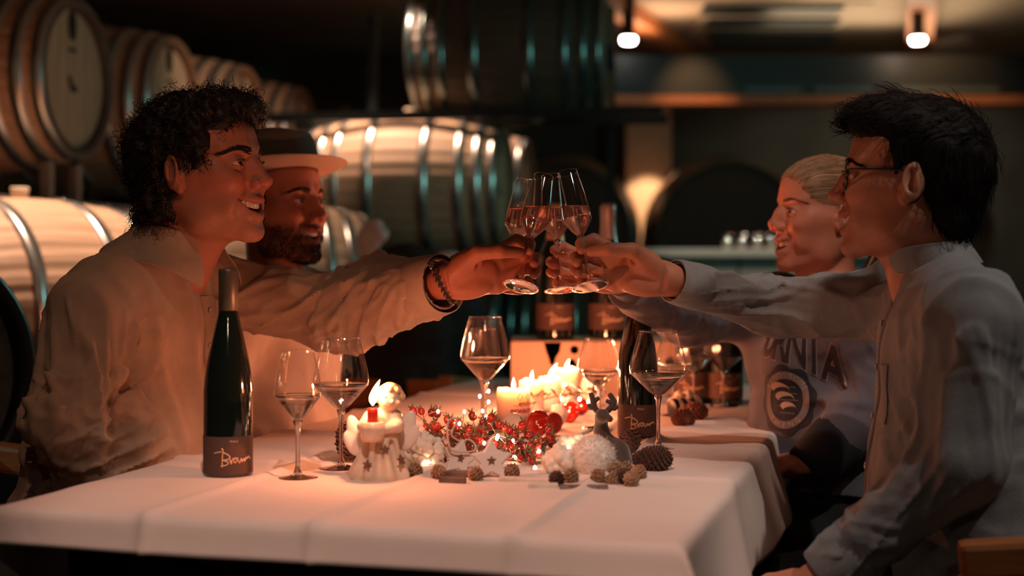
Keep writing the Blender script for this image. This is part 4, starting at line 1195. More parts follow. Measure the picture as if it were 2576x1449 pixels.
    for i in rng.permutation(len(v)):
        if len(paths) > 2200: break
        if L[i, 2] < -.09 or (L[i, 0] > .0 and L[i, 2] < .05): continue
        n_ = Vector(nn[i])
        if L[i, 2] > .07: t = Vector(HM@A((.7, .5*np.sign(L[i, 1]), -.1)))
        else: t = Vector(HM@A((-.15, 0, -1)))
        t = (t-n_*t.dot(n_)).normalized(); b_ = n_.cross(t)*rng.uniform(-.3, .3)
        c0 = Vector(v[i])-n_*.002; ln = rng.uniform(.02, .045); lift = rng.uniform(.0, .010)
        paths.append([c0+(t+b_*a)*(ln*a)+n_*(lift*math.sin(a*2.2)) for a in (0, .25, .5, .75, 1)])
    strands('hair_strands', paths, .0005, HAIR_BROWN, o)
    return o, p
specs, P_specs = make_specs()

# ------------------------------------------------------------------ man with the hat
def make_hat():
    p = dict(M=axes_from((.97, -.243, 0)), chest=(-.505, 3.15, .90), belly=(-.535, 3.14, .735), pelvis=(-.625, 3.11, .535), neck=(-.520, 3.13, 1.062),
             shR=(-.570, 2.965, .995), shL=(-.395, 3.215, 1.005), elR=(-.640, 2.93, .75), elL=px(958, 712, 2.95), wrR=(-.60, 3.0, .60), bulk=.98,
             headO=px(703, 522, 3.10), headM=frame_head(-31, 3, 0), headK=1.03, skin=(.52, .21, .14), beard=.80, beard_col=(.045, .026, .020), hairm=HAIR_DARK,
             flush=.3, smile=1, grip='L', gaze=(1, .15, 0), handk=1.0)
    p['wrL'], p['hML'] = grip_wrist('hat', (.93, -.30, .12), (-.1, -1, -.10), 1.0)
    p['hMR'] = hand_frame((.9, .2, -.2), (0, 0, -1), 1)
    legs(p)
    o, S0 = person('person', p, 'bearded man in a grey felt hat and white shirt')
    S = Sculpt(); torso_ops(S, p, .012)
    shR, elR, wrR = A(p['shR']), A(p['elR']), A(p['wrR']); shL, elL, wrL = A(p['shL']), A(p['elL']), A(p['wrL'])
    S.cap(shR, elR, .066, .056, k=.05); S.cap(elR, wrR, .052, .040, k=.03)
    cf = wrL-unit(wrL-elL)*.02
    S.cap(shL, elL, .066, .056, k=.05); S.cap(elL, cf, .054, .038, k=.03)
    S.disp(drape(.0050, p['chest'], p['M'], 20, 2.2, 9.), p['chest'], .32)
    S.disp(seg_folds(shL, elL, .006, 18, 2.7, .06, .0, 1.2, 2.), (shL+elL)/2, .22)
    S.disp(seg_folds(elL, cf, .005, 20, 5.3, .05, -.1, .96, 2.4), (elL+cf)/2, .22)
    S.plane(cf, wrL-elL, rad=.09)
    N = A(p['neck']); f = p['M'][:, 0]; up = unit(A((.30, -.08, 1)))
    S.plane(N+A((0, 0, .012)), up, rad=.13); S.cap(N+f*.09+A((0, 0, .03)), N+f*.11+A((0, 0, .05)), .04, k=.02, op='s')
    sh = shirt_mesh('white_shirt', S, (-.9, 2.55, .5), (.0, 3.45, 1.14), .0062, TEE_WHITE, o)
    collar('neckband', N+A((.004, 0, -.006)), up, f, p['M'][:, 1], TEE_WHITE, o, .076, .020, 0, 0, .02, 0, .98, -.030)
    trousers('trousers', p, TROUSER, o, .60, .011)
    HO, HM, hk = p['headO'], p['headM'], p['headK']
    S = Sculpt().at(HO, HM, hk)
    S.ell((-.038, 0, .038), (.080, .081, .070), k=.02); S.ell((-.070, 0, -.020), (.040, .062, .050), k=.03)
    S.ell((.112, 0, -.01), (.095, .13, .10), k=.008, op='s')
    for sg in (1, -1): S.ell((-.008, sg*.092, -.010), (.026, .028, .036), k=.008, op='s'); S.ell((.014, sg*.072, .000), (.012, .006, .034), k=.006)
    S.at(); S.disp(lambda P: .004*vnoise(P, 80), HO, .3)
    v, q = S.mesh(A((-.15, -.13, -.14))*hk, A((.13, .13, .13))*hk, .0045, (HO, HM))
    link('cropped_hair', np_mesh('cropped_hair', v, q), HAIR_DARK, o)
    # beard bristles along the jaw
    P2 = []
    hm = o.data; vv = np.empty(len(hm.vertices)*3, np.float32); hm.vertices.foreach_get('co', vv); vv = vv.reshape(-1, 3)
    nn = np.empty(len(hm.vertices)*3, np.float32); hm.vertices.foreach_get('normal', nn); nn = nn.reshape(-1, 3)
    L = ((vv-A(HO))@HM)/hk
    ok = (L[:, 2] < -.042) & (L[:, 2] > -.122) & (L[:, 0] > -.01) & (np.abs(L[:, 1]) < .07) & ~((np.abs(L[:, 1]) < .030) & (L[:, 2] > -.082) & (L[:, 0] > .07)) & ~((L[:, 0] > .055) & (L[:, 2] > -.062)) & ~((L[:, 2] < -.105) & (L[:, 0] < .04))
    ii = np.nonzero(ok)[0]
    for i in rng.permutation(ii)[:2600]:
        n_ = Vector(nn[i]); d_ = (n_*.5+Vector(HM@A((.2, 0, -.8)))).normalized(); c0 = Vector(vv[i])-n_*.0005
        P2.append([c0, c0+d_*.0025+n_*.0006, c0+d_*rng.uniform(.004, .007)])
    strands('beard', P2, .0004, HAIR_DARK, o)
    return o, p
hatman, P_hat = make_hat()

# ------------------------------------------------------------------ blond woman
def make_blond():
    p = dict(M=axes_from((-.985, -.12, 0)), chest=(.648, 2.965, .885), belly=(.658, 2.95, .735), pelvis=(.71, 2.93, .535), neck=(.655, 2.955, 1.032),
             shL=(.700, 2.825, .972), shR=(.585, 3.110, .980), elL=px(2215, 1000, 2.78), elR=px(1742, 790, 2.93), wrL=px(2075, 1140, 2.74), bulk=.93,
             headO=px(2066, 546, 2.95), headM=frame_head(193, 3, 0), headK=.985, neckr=.86, skin=(.62, .27, .18), lip=(.52, .16, .14), hairm=HAIR_BLOND, fem=1, smile=1,
             flush=.35, grip='R', handk=.92, jaw=.93, brow=.55, crease=.4, brow_n=60, iris=(.10, .14, .16), browm=mat('fair_brow', (.16, .085, .05), .6), gaze=(1, 0, -.18))
    p['wrR'], p['hMR'] = grip_wrist('blond', (-.93, -.28, .16), (.15, -1, -.05), .92)
    p['hML'] = hand_frame((-.8, .2, -.3), (0, .1, -1), 1)
    legs(p)
    o, S0 = person('person', p, 'smiling blond woman in a lilac-grey printed sweatshirt')
    S = Sculpt(); torso_ops(S, p, .022)
    shR, elR, wrR = A(p['shR']), A(p['elR']), A(p['wrR']); shL, elL, wrL = A(p['shL']), A(p['elL']), A(p['wrL'])
    for sg in (1, -1): S.at(p['chest'], p['M']); S.ell((.085, sg*.065, -.005), (.06, .065, .065), k=.05); S.at()
    uR = unit(wrR-elR); cf = wrR-uR*.035; uL = unit(wrL-elL)
    S.cap(shR, elR, .070, .060, k=.05); S.cap(elR, cf, .058, .044, k=.03)
    S.cap(elR+A((0, 0, -.014)), cf+A((0, 0, -.004)), .052, .040, k=.03)
    S.cap(shL, elL, .072, .064, k=.05); S.cap(elL, wrL-uL*.04, .062, .056, k=.03)
    S.cap(A(p['belly']), A(p['belly'])+A((0, 0, -.05)), .155, .150, k=.05)
    S.disp(drape(.0060, p['chest'], p['M'], 8, 1.6, 3.), p['chest'], .3)
    S.disp(seg_folds(shL, elL, .008, 12, 1.9, .08, .0, 1.2, .8), (shL+elL)/2, .22)
    S.disp(seg_folds(elR, cf, .005, 16, 8.3, .06, -.3, .93, 2.2), (elR+cf)/2, .2)
    S.plane(cf, uR, rad=.09)
    N = A(p['neck']); f = p['M'][:, 0]; l = p['M'][:, 1]; up = unit(A((-.30, -.04, 1)))
    S.plane(N+A((0, 0, .002)), up, rad=.13)
    S.plane(A(p['belly'])+A((0, 0, -.105)), (0, 0, -1), rad=.35)
    sh = shirt_mesh('sweatshirt', S, (.10, 2.55, .55), (.95, 3.30, 1.10), .0055, SWEAT, o)
    b = bvh_of(sh)
    collar('neck_rib', N+A((-.002, 0, -.012)), up, f, l, SWEAT, o, .072, .022, 0, 0, .02, 0, 1.0, -.026)
    # knitted hem, cuffs
    S = Sculpt(); B = A(p['belly'])
    S.cap(B+A((0, 0, -.09)), A(p['pelvis'])+A((-.01, 0, .03)), .158, .160, k=.02); S.plane(B+A((0, 0, -.10)), (0, 0, 1), rad=.3); S.plane(B+A((0, 0, -.19)), (0, 0, -1), rad=.3)
    shirt_mesh('hem_rib', S, (.35, 2.6, .45), (1.0, 3.3, .72), .008, SWEAT_RIB, o)
    for c0, u, r0, ln, m_ in ((cf, uR, .037, .034, SWEAT), (wrL-uL*.012, uL, .053, .06, SWEAT_RIB)):
        S = Sculpt(); S.cap(c0-u*.02, c0+u*ln, r0+.004, r0-.004, k=.001); S.plane(c0+u*ln, u, rad=.08)
        v, q = S.mesh(A(c0)-.1, A(c0)+.1, .004); link('cuff_rib', np_mesh('cuff_rib', v, q), m_, o)
    trousers('trousers', p, TROUSER, o, .64, .011)
    # arched lettering and the badge printed on the front, laid on the cloth
    fv, lv = Vector(f), Vector(l); C = Vector(p['chest'])
    PRINT_D = mat('dark_print', (.012, .012, .016), .7); PRINT_L = mat('pale_print', (.52, .36, .28), .7); PRINT_P = mat('dusty_pink_outline', (.30, .19, .17), .7)
    def lay(me, c, sx, off, name, m_, arch=0., turn=.55):
        bm = bmesh.new(); bm.from_mesh(me); bmesh.ops.triangulate(bm, faces=bm.faces[:])
        for _ in range(2):
            lg = [e for e in bm.edges if e.calc_length() > .012]
            if lg: bmesh.ops.subdivide_edges(bm, edges=lg, cuts=1, use_grid_fill=False); bmesh.ops.triangulate(bm, faces=bm.faces[:])
        bad = []
        for v_ in bm.verts:
            X, Y = v_.co.x, v_.co.y; th = (c[0]+X*sx)/.150+turn; dr = fv*math.cos(th)+lv*math.sin(th); ax_ = C+Vector((0, 0, c[1]+Y-arch*X*X))
            q_, nn = on_surface(b, ax_, -dr, off)
            if q_ is None or (q_-ax_).length > .215: bad.append(v_)
            else: v_.co = q_
        if bad: bmesh.ops.delete(bm, geom=bad, context='VERTS')
        if not len(bm.faces): bm.free(); return None
        return link(name, bm_mesh(name, bm), m_, o, smooth=True)
    for i, ch in enumerate('CALIFORNIA'):
        x0 = -.1485+.033*i
        for bo, off, nm, m_ in ((.0060, .0014, 'letter_outline', PRINT_P), (.0028, .0026, 'letter', PRINT_D)):
            lt = text_mesh(ch, .105, bold=bo); lt.transform(Matrix.Translation((x0, 0, 0)) @ Matrix.Diagonal((.52, 1, 1, 1)))
            lo_ = lay(lt, (.0, .045), 1, off, nm, m_, 2.2, .36) if i > 3 else None
    def disc(rx, ry, n=40, wob=0, r0=0.):
        bm = bmesh.new(); rings = []
        for k_ in range(6):
            t = r0+(1-r0)*k_/5; rings.append([bm.verts.new((rx*t*(1+wob*math.sin(8*2*PI*i/n))*math.cos(2*PI*i/n), ry*t*(1+wob*math.sin(8*2*PI*i/n))*math.sin(2*PI*i/n), 0)) for i in range(n)])
        for r1, r2 in zip(rings, rings[1:]):
            for i in range(n): bm.faces.new((r1[i], r1[(i+1) % n], r2[(i+1) % n], r2[i]))
        bmesh.ops.remove_doubles(bm, verts=bm.verts[:], dist=1e-5); return bm_mesh('badge', bm)
    bc = (.036, -.072)
    lay(disc(.056, .068, 64, .06), bc, 1, .0016, 'badge_patch', PRINT_D)
    lay(disc(.046, .057, 48, 0, .74), bc, 1, .0026, 'badge_ring', mat('grey_print', (.20, .17, .165), .8))
    for i, ch in enumerate('FIND SOME'):
        if ch == ' ': continue
        a = R(150-15*i); lt = text_mesh(ch, .014)
        lt.transform(Matrix.Translation((.0405*math.cos(a), .050*math.sin(a), 0)) @ Matrix.Rotation(a-PI/2, 4, 'Z')); lay(lt, bc, 1, .0034, 'badge_letter', PRINT_L)
    for i, ch in enumerate('THING'):
        a = R(230+20*i); lt = text_mesh(ch, .014)
        lt.transform(Matrix.Translation((.0405*math.cos(a), .050*math.sin(a), 0)) @ Matrix.Rotation(a+PI/2, 4, 'Z')); lay(lt, bc, 1, .0034, 'badge_letter', PRINT_L)
    for k_, (wx, wy, s_) in enumerate(((-.012, .018, 1.0), (-.002, .0, 1.0), (.006, -.017, .8))):   # curling waves
        bm = bmesh.new(); up_, dn = [], []
        for i in range(13):
            t = i/12; a = PI*1.05*(1-t); x_ = -.026*math.cos(a)*-1; 
            up_.append(bm.verts.new((wx+.020*s_*math.cos(PI*(1-t)), wy+.017*s_*math.sin(PI*(1-t)*.9), 0)))
            dn.append(bm.verts.new((wx+.003+.0165*s_*math.cos(PI*(1-t)), wy-.003*(1-t)+(.017*s_-.011*(1-t)-.002)*math.sin(PI*(1-t)*.9), 0)))
        for i in range(12): bm.faces.new((up_[i], up_[i+1], dn[i+1], dn[i]))
        lay(bm_mesh('wave', bm), bc, 1, .0030, 'badge_wave', PRINT_L)
    for i in range(5):
        bm = bmesh.new(); bmesh.ops.create_grid(bm, x_segments=8, y_segments=1, size=.5); bmesh.ops.scale(bm, vec=(.043-.006*abs(i-2), .003, 1), verts=bm.verts[:])
        bmesh.ops.translate(bm, vec=(.004, .026-.013*i, 0), verts=bm.verts[:]); lay(bm_mesh('stripe', bm), bc, 1, .0024, 'badge_stripe', mat('slate_print', (.10, .10, .12), .8))
    # hair drawn back into a tail
    HO, HM, hk = p['headO'], p['headM'], p['headK']
    S = Sculpt().at(HO, HM, hk)
    S.ell((-.016, 0, .046), (.1000, .0785, .0860), k=.02); S.ell((-.055, 0, .000), (.052, .064, .070), k=.03)
    S.ell((.033, 0, .048), (.0575, .0655, .0615), k=.02)
    S.ell((.122, 0, -.024), (.088, .13, .110), k=.006, op='s')
    for sg in (1, -1): S.ell((.004, sg*.092, -.020), (.032, .028, .046), k=.010, op='s')
    S.at()
    def comb(P):
        L_ = (P-A(HO))@HM; return .0018*vnoise(np.stack([L_[:, 0]*16, np.arctan2(L_[:, 1], L_[:, 2])*26, L_[:, 0]*3], -1), 1.)
    S.disp(comb, HO, .3)
    v, q = S.mesh(A((-.15, -.13, -.14))*hk, A((.13, .13, .17))*hk, .0028, (HO, HM))
    hr = link('drawn_back_hair', np_mesh('drawn_back_hair', v, q), HAIR_BLOND, o)
    bb = bvh_of(hr); paths = []; bun = A((-.108, 0, .000))
    for i in range(330):
        a = rng.uniform(-1.75, 1.75); s0 = A((.084-.058*abs(a/1.75)**1.5, .078*math.sin(a*.9), .078-.070*abs(a/1.75)**1.6))
        s0 += rng.normal(size=3)*.006; P_ = []
        for t in np.linspace(0, 1, 11):
            q_ = s0*(1-t)+bun*t; q_ = q_+A((0, 0, .02*math.sin(PI*t)*(1-abs(a/1.75))))
            d_ = unit(q_-A((-.02, 0, .02)))
            h_ = bb.ray_cast(Vector(A(HO)+hk*(HM@(A((-.02, 0, .02))+d_*.25))), Vector(HM@-d_))
            if h_[0] is None: break
            P_.append(h_[0]+Vector(HM@d_)*(.0004+rng.uniform(0, .0012)))
        if len(P_) > 5: paths.append(P_)
    strands('combed_strands', paths, .0011, HAIR_BLOND, o)
    tail = []
    for i in range(130):
        e = rng.normal(size=3)*A((.010, .014, .010)); e2 = rng.normal(size=3)*A((.016, .022, .02))
        pts = [bun+e*.4, A((-.140, 0, -.010))+e, A((-.150, 0, -.070))+e2*.8, A((-.130, .010, -.130))+e2, A((-.115, .015, -.175))+e2*1.3]
        tail.append([Vector(A(HO)+hk*(HM@A(c))) for c in smooth_path(pts, 3)])
    strands('hair_tail', tail, .0019, HAIR_BLOND, o)
    return o, p
blond, P_blond = make_blond()
# ================================================================== glasses
GLASS_SOLID = glass_mat('solid_clear_glass', (1, 1, 1), 1.46)
ROSE = mat('rose_wine', (1, .60, .50), .03, trans=.90, spec=.5); ROSE.node_tree.nodes['Principled BSDF'].inputs['IOR'].default_value = 1.33
WHITE_WINE = glass_mat('pale_white_wine', (1, .97, .92), 1.33)
def curve_prof(pts, n=8):
    return [(max(0, p_.x), p_.y) for p_ in smooth_path([(a, b, 0) for a, b in pts], n)]
def glass_meshes(H, D, bowl_frac, wide_frac, rim_k, footD, stem_r, angular=.8):
    zb = H*(1-bowl_frac); hb = H*bowl_frac; Rm = D/2; zw = zb+hb*wide_frac
    bowl = curve_prof([(.0006, zb+.001), (Rm*.30, zb+hb*wide_frac*.20), (Rm*.88, zw-hb*.035), (Rm, zw+hb*.03), (Rm*.93, zw+hb*.25), (Rm*rim_k, H)], 7)
    bowl = [(0, zb+.0008)]+bowl
    rim_r = bowl[-1][0]
    inner = [(max(0, r_-.0010), z+.0006) for r_, z in reversed(bowl)]
    bm_ = lathe('bowl', bowl+[(rim_r+.0005, H+.0004), (rim_r-.0004, H+.0008), (rim_r-.001, H)], 56)
    rf = footD/2
    stem = lathe('stem', [(0, zb+.0035), (stem_r*2.2, zb+.002), (stem_r*1.5, zb-.006), (stem_r, zb-.022), (stem_r*.92, .045), (stem_r*1.05, .020), (stem_r*1.7, .0105), (stem_r*2.6, .0072), (0, .0068)], 24)
    foot = lathe('foot', [(0, .0070), (stem_r*2.6, .0066), (rf*.45, .0044), (rf*.85, .0026), (rf, .0016), (rf, .0006), (rf*.8, .0), (0, .0010)], 56)
    return bm_, stem, foot, bowl
def wine_glass(loc, H, D, label, group='wine glasses on the table', footD=None, bf=.56, wf=.35, rk=.66):
    b, s_, f_, _ = glass_meshes(H, D, bf, wf, rk, footD or D*.86, .0036)
    o = empty('wine_glass', loc, label=label, cat='wine glass', group=group)
    link('bowl', b, GLASS_THIN, o); link('stem', s_, GLASS_SOLID, o); link('foot', f_, GLASS_SOLID, o)
    zf = H*(1-bf)+H*bf*(wf+.02); pr = [(max(0, r_-.0009), z+.0012) for r_, z in _ if z < zf]; link('wine', lathe('wine', pr+[(pr[-1][0], zf), (0, zf)], 48), WHITE_WINE, o)
    o.rotation_euler.z = rng.uniform(0, 6); return o
ZT = .006
wine_glass(tb(749, 1213, ZT), .203, .0755, 'wine glass nearest the tall bottle')
wine_glass(tb(858, 1188, ZT), .217, .0925, 'large wine glass behind the angel figurine')
wine_glass(tb(1220, 1098, ZT), .232, .0985, 'wine glass rising behind the red rose hips')
wine_glass(tb(1214, 1062, ZT), .196, .078, 'smaller wine glass seen through the one behind the rose hips', rk=.70)
wine_glass(tb(1507, 1085, ZT), .184, .0885, 'wine glass behind the dark reindeer')
wine_glass(tb(1656, 1138, ZT), .216, .1060, 'wide wine glass in front of the second bottle')
wine_glass(tb(1694, 1052, ZT), .172, .080, 'wine glass seen through the wide one')
wine_glass(tb(1746, 1036, ZT), .190, .092, 'wine glass before the two bottles, nearer the pine cone')
wine_glass(tb(1822, 1030, ZT), .185, .087, 'wine glass before the two bottles, nearer the blond woman')

FB, FS, FF, FPROF = glass_meshes(FL_H, .0530, .575, .26, .66, .066, .0030)
flab = {'curly': 'champagne flute of pink wine held by the curly-haired man', 'specs': 'champagne flute of pink wine held by the man with glasses', 'blond': 'champagne flute of pink wine held by the blond woman', 'hat': 'champagne flute of pink wine held by the man in the hat'}
for k in FLUTES:
    a, u = flute_axis(k); o = empty('champagne_flute', a, label=flab[k], cat='flute', group='clinking flutes of pink wine')
    q = u.to_track_quat('Z', 'Y'); o.rotation_mode = 'QUATERNION'; o.rotation_quaternion = q
    link('bowl', FB, GLASS_THIN, o); link('stem', FS, GLASS_SOLID, o); link('foot', FF, GLASS_SOLID, o)
    pr = [(max(0, r_-.0009), z+.0012) for r_, z in FPROF]; me = lathe('wine', pr+[(0, FPROF[-1][1])], 40)
    bm = bmesh.new(); bm.from_mesh(me); M4 = q.to_matrix().to_4x4(); M4.translation = a
    zl = px(1350, 521, 2.57).z; co = M4.inverted() @ Vector((a.x+u.x*.15, a.y+u.y*.15, zl)); no = M4.inverted().to_3x3() @ Vector((0, 0, 1))
    r_ = bmesh.ops.bisect_plane(bm, geom=bm.verts[:]+bm.edges[:]+bm.faces[:], plane_co=co, plane_no=no, clear_outer=True)
    ed = [e for e in r_['geom_cut'] if isinstance(e, bmesh.types.BMEdge)]
    bmesh.ops.edgeloop_fill(bm, edges=ed); link('wine', bm_mesh('wine', bm), ROSE, o)

# ================================================================== bottles
BOTTLE = mat('black_green_glass', (.006, .010, .008), .06, spec=.7, coat=.5)
LABEL_M = mat('brown_paper_label', (.095, .048, .034), .75, bump=.2, bscale=600)
FOIL_D = mat('dark_olive_capsule', (.085, .070, .050), .38, metal=.3)
FOIL_G = mat('copper_gold_foil', (.62, .36, .20), .38, metal=.6, bump=.3, bscale=120)
FOIL_W = mat('silver_lilac_foil', (.42, .36, .36), .35, metal=.6, bump=.3, bscale=120)
INK = mat('cream_ink', (.80, .52, .33), .6)
SIG = [[(415, 620), (500, 590), (590, 570)], [(590, 488), (625, 530), (612, 760), (605, 980)],
       [(640, 600), (730, 640), (800, 710), (770, 760), (620, 795), (720, 820), (758, 870), (700, 918), (572, 938)],
       [(795, 775), (832, 892), (850, 790), (890, 742)],
       [(985, 750), (930, 745), (895, 800), (905, 855), (950, 850), (985, 745), (1000, 810), (1040, 872), (1085, 765), (1108, 852), (1150, 775), (1168, 848), (1200, 755), (1235, 785), (1262, 732), (1312, 812)]]
def bottle_kit(r, H, lab0, lab1, prof, cap_prof, foil):
    k = dict(glass=lathe('bottle_glass', prof, 64), cap=lathe('capsule', cap_prof, 40), foil=foil)
    n = 40; V, Fc = [], []; rr = r+.0004
    for i in range(n+1):
        a = -PI/2-R(105)+R(210)*i/n
        for z in (lab0, lab1): V.append((rr*math.cos(a), rr*math.sin(a), z))
    for i in range(n): Fc.append((2*i, 2*i+2, 2*i+3, 2*i+1))
    k['label'] = mesh('label', V, Fc)
    sc = (lab1-lab0)/970.; V, Fc = [], []
    def wrap(x, z, off=.0006): d = math.asin(max(-.99, min(.99, x/r))); return Vector(((r+off)*math.sin(d), -(r+off)*math.cos(d), z))
    for st in SIG:
        pts = smooth_path([(x, y, 0) for x, y in st], 4)
        tube_data(V, Fc, [wrap((p_.x-770)*sc, lab0+(1170-p_.y)*sc) for p_ in pts], 15*sc, 5)
    k['sig'] = mesh('signature', V, Fc)
    tm = text_mesh('PFALZ', 75*sc); 
    for v in tm.vertices: v.co = wrap(v.co.x+(900-770)*sc, lab0+(1170-320)*sc+v.co.y)
    k['origin'] = tm; return k
def bottle(k, loc, label, group, turn=0., foil=None):
    o = empty('wine_bottle', loc, label=label, cat='bottle', group=group)
    o.rotation_euler.z = -math.asin(loc[0]/math.hypot(loc[0], loc[1]))+turn
    link('bottle_glass', k['glass'], BOTTLE, o); lb = link('label', k['label'], LABEL_M, o); link('signature', k['sig'], INK, lb); link('lettering', k['origin'], INK, lb, smooth=False)
    link('capsule', k['cap'], foil or k['foil'], o); return o
r = .039; H = .333
SLIM = bottle_kit(r, H, .0085, .0685, [(0, .004), (.030, .002), (.0365, 0), (.039, .0035)]+curve_prof([(.039, .006), (.039, .120), (.0385, .143), (.0345, .178), (.0275, .212), (.0205, .242), (.0160, .262), (.0150, .280)], 6)+[(.0148, H-.002)],
                  [(.0150, .266), (.0156, .2665), (.0154, H-.004), (.0148, H), (0, H+.0005)], FOIL_D)
rs = .0425; Hs = .315
SEKT = bottle_kit(rs, Hs, .022, .082, [(0, .006), (.030, .002), (.039, 0), (.0425, .0045)]+curve_prof([(.0425, .008), (.0425, .135), (.0412, .160), (.0330, .195), (.0220, .225), (.0170, .250), (.0158, .270)], 6)+[(.0155, Hs-.003)],
                  [(.0210, .228), (.0178, .248), (.0162, .275), (.0168, .282), (.0172, .300), (.0165, Hs-.004), (.0120, Hs), (0, Hs+.0006)], FOIL_G)
BG = 'wine bottles with a brown signature label'
bottle(SLIM, tb(574, 1206, ZT-.002), 'slim dark wine bottle with olive capsule beside the curly-haired man', BG, .02)
bottle(SLIM, tb(1604, 1108, ZT-.002), 'slim dark wine bottle behind the wide wine glass', BG, -.05)
bottle(SEKT, tb(1742, 1022, ZT-.004), 'dark sparkling-wine bottle of the pair by the blond woman, nearer the glasses', BG, -.25, FOIL_W)
bottle(SEKT, tb(1824, 1024, ZT-.004), 'dark sparkling-wine bottle of the pair by the blond woman, at the table edge', BG, .02, FOIL_W)
# wine carton at the far end, two larger bottles standing on it
CARD = mat('kraft_card', (.60, .40, .27), .85, var=.08, vscale=20); PRINT = mat('brown_print', (.16, .055, .030), .8)
bx0, bx1 = px(1285, 990, 3.62).x, px(1712, 990, 3.62).x; bw = bx1-bx0; bh = .138
cb = empty('wine_carton', ((bx0+bx1)/2, 3.76, TABLE_Z+.004), label='pale wine carton with dark printed motifs at the far end of the table', cat='box')
link('carton_body', box_mesh('carton_body', (0, 0, bh/2), (bw, .28, bh), bev=.003), CARD, cb, smooth=False)
link('lid_flap', box_mesh('lid_flap', (-bw*.25, 0, bh+.0015), (bw*.49, .278, .002)), CARD, cb, smooth=False)
link('lid_flap', box_mesh('lid_flap', (bw*.25, 0, bh+.0015), (bw*.49, .278, .002)), CARD, cb, smooth=False)
def printed(pts, name):
    bm = bmesh.new(); bm.faces.new([bm.verts.new((x, -.1408, z)) for x, z in pts]); bmesh.ops.solidify(bm, geom=bm.faces[:], thickness=.0004); link(name, bm_mesh(name, bm), PRINT, cb, smooth=False)
def bxp(x, y): p_ = px(x, y, 3.62); return (p_.x-(bx0+bx1)/2, p_.z-TABLE_Z-.004)
printed([bxp(*q_) for q_ in ((1368, 862), (1412, 862), (1408, 885), (1398, 900), (1394, 918), (1384, 918), (1380, 900), (1374, 885))], 'printed_motif')
printed([bxp(1445+11*math.cos(a), 880+11*math.sin(a)) for a in np.linspace(0, 2*PI, 20, endpoint=False)], 'printed_motif')
printed([bxp(*q_) for q_ in ((1430, 905), (1444, 903), (1452, 920), (1446, 932), (1432, 930))], 'printed_motif')
printed([bxp(*q_) for q_ in ((1672, 905), (1690, 895), (1700, 915), (1706, 930), (1688, 928), (1676, 925))], 'printed_motif')
BIG = 1.13
for (x, fo, lb, tn) in ((1397, FOIL_G, 'large bottle with copper foil standing on the carton', .05), (1531, FOIL_W, 'large bottle with silver-lilac foil standing on the carton', .0)):
    p_ = px(x, 860, 3.72); o = bottle(SEKT, (p_.x, 3.74, TABLE_Z+.004+bh+.0035), lb, BG, tn, fo); o.scale = (BIG*1.06, BIG*1.06, BIG)

# ================================================================== candles
WAX = mat('ivory_wax', (.90, .79, .70), .55, sss=.7); WAX.node_tree.nodes['Principled BSDF'].inputs['Subsurface Radius'].default_value = (.035, .026, .019)
RED_WAX = mat('red_wax', (.62, .035, .02), .45, sss=.2)
FLAME = emis('flame', (1, .50, .22), 42); WICK = mat('wick', (.02, .015, .012), .9); RED_INK = mat('red_print', (.45, .03, .012), .6)
FLAME_C = (1, .275, .115)
def flame(parent, h, lean=.1, energy=1.0, z=0):
    pts = curve_prof([(.0006, 0), (h*.13, h*.18), (h*.155, h*.36), (h*.10, h*.66), (h*.03, h*.90), (.0001, h)], 5)
    me = lathe('flame', [(0, -.0005)]+pts, 18)
    for v in me.vertices: t_ = v.co.z/h; v.co.x += lean*h*t_*t_
    link('flame', me, FLAME, parent, loc=(0, 0, z+.006)); link('wick', tube('wick', [(0, 0, z-.002), (0, 0, z+.008)], .0009, 6), WICK, parent)
    if energy:
        l_ = light('candle_light', 'POINT', (0, 0, 0), energy, FLAME_C, size=.006); l_.parent = parent; l_.location = (lean*h*.2, 0, z+.006+h+.002)
def pillar(loc, r_, h, label, lean, energy=1., fh=.026):
    o = empty('pillar_candle', loc, label=label, cat='candle', group='row of lit ivory pillar candles')
    me = lathe('wax', [(0, 0), (r_*.97, 0), (r_, .003), (r_, h*.6), (r_*.995, h-.004), (r_*.96, h+.0005), (r_*.86, h), (r_*.70, h-.006), (r_*.3, h-.008), (0, h-.008)], 48)
    for v in me.vertices:
        if v.co.z > h-.005: a = math.atan2(v.co.y, v.co.x); v.co.z += .0025*math.sin(3*a+loc[0]*40)+.0012*math.sin(7*a)
    link('wax', me, WAX, o); flame(o, fh, lean, energy, h-.008); return o
TRAY = mat('dark_stained_tray', (.07, .035, .02), .5, var=.3, vscale=20)
c1, c4 = Vector((px(1292, 0, 2.93).x, 2.93, 0)), Vector((px(1425, 0, 3.36).x, 3.36, 0)); dirc = (c4-c1).normalized()
tr = empty('candle_tray', (c1+c4)/2+Vector((0, 0, TABLE_Z+.005)), label='dark wooden tray under the four pillar candles', cat='tray'); tr.rotation_euler.z = math.atan2(dirc.y, dirc.x)
LT = (c4-c1).length+.12
link('tray_base', box_mesh('tray_base', (0, -.005, .005), (LT, .115, .010), bev=.002), TRAY, tr, smooth=False)
for sg in (1, -1): link('tray_side', box_mesh('tray_side', (0, -.005+sg*.0585, .011), (LT, .006, .022), bev=.002), TRAY, tr, smooth=False)
ZC_ = TABLE_Z+.0155
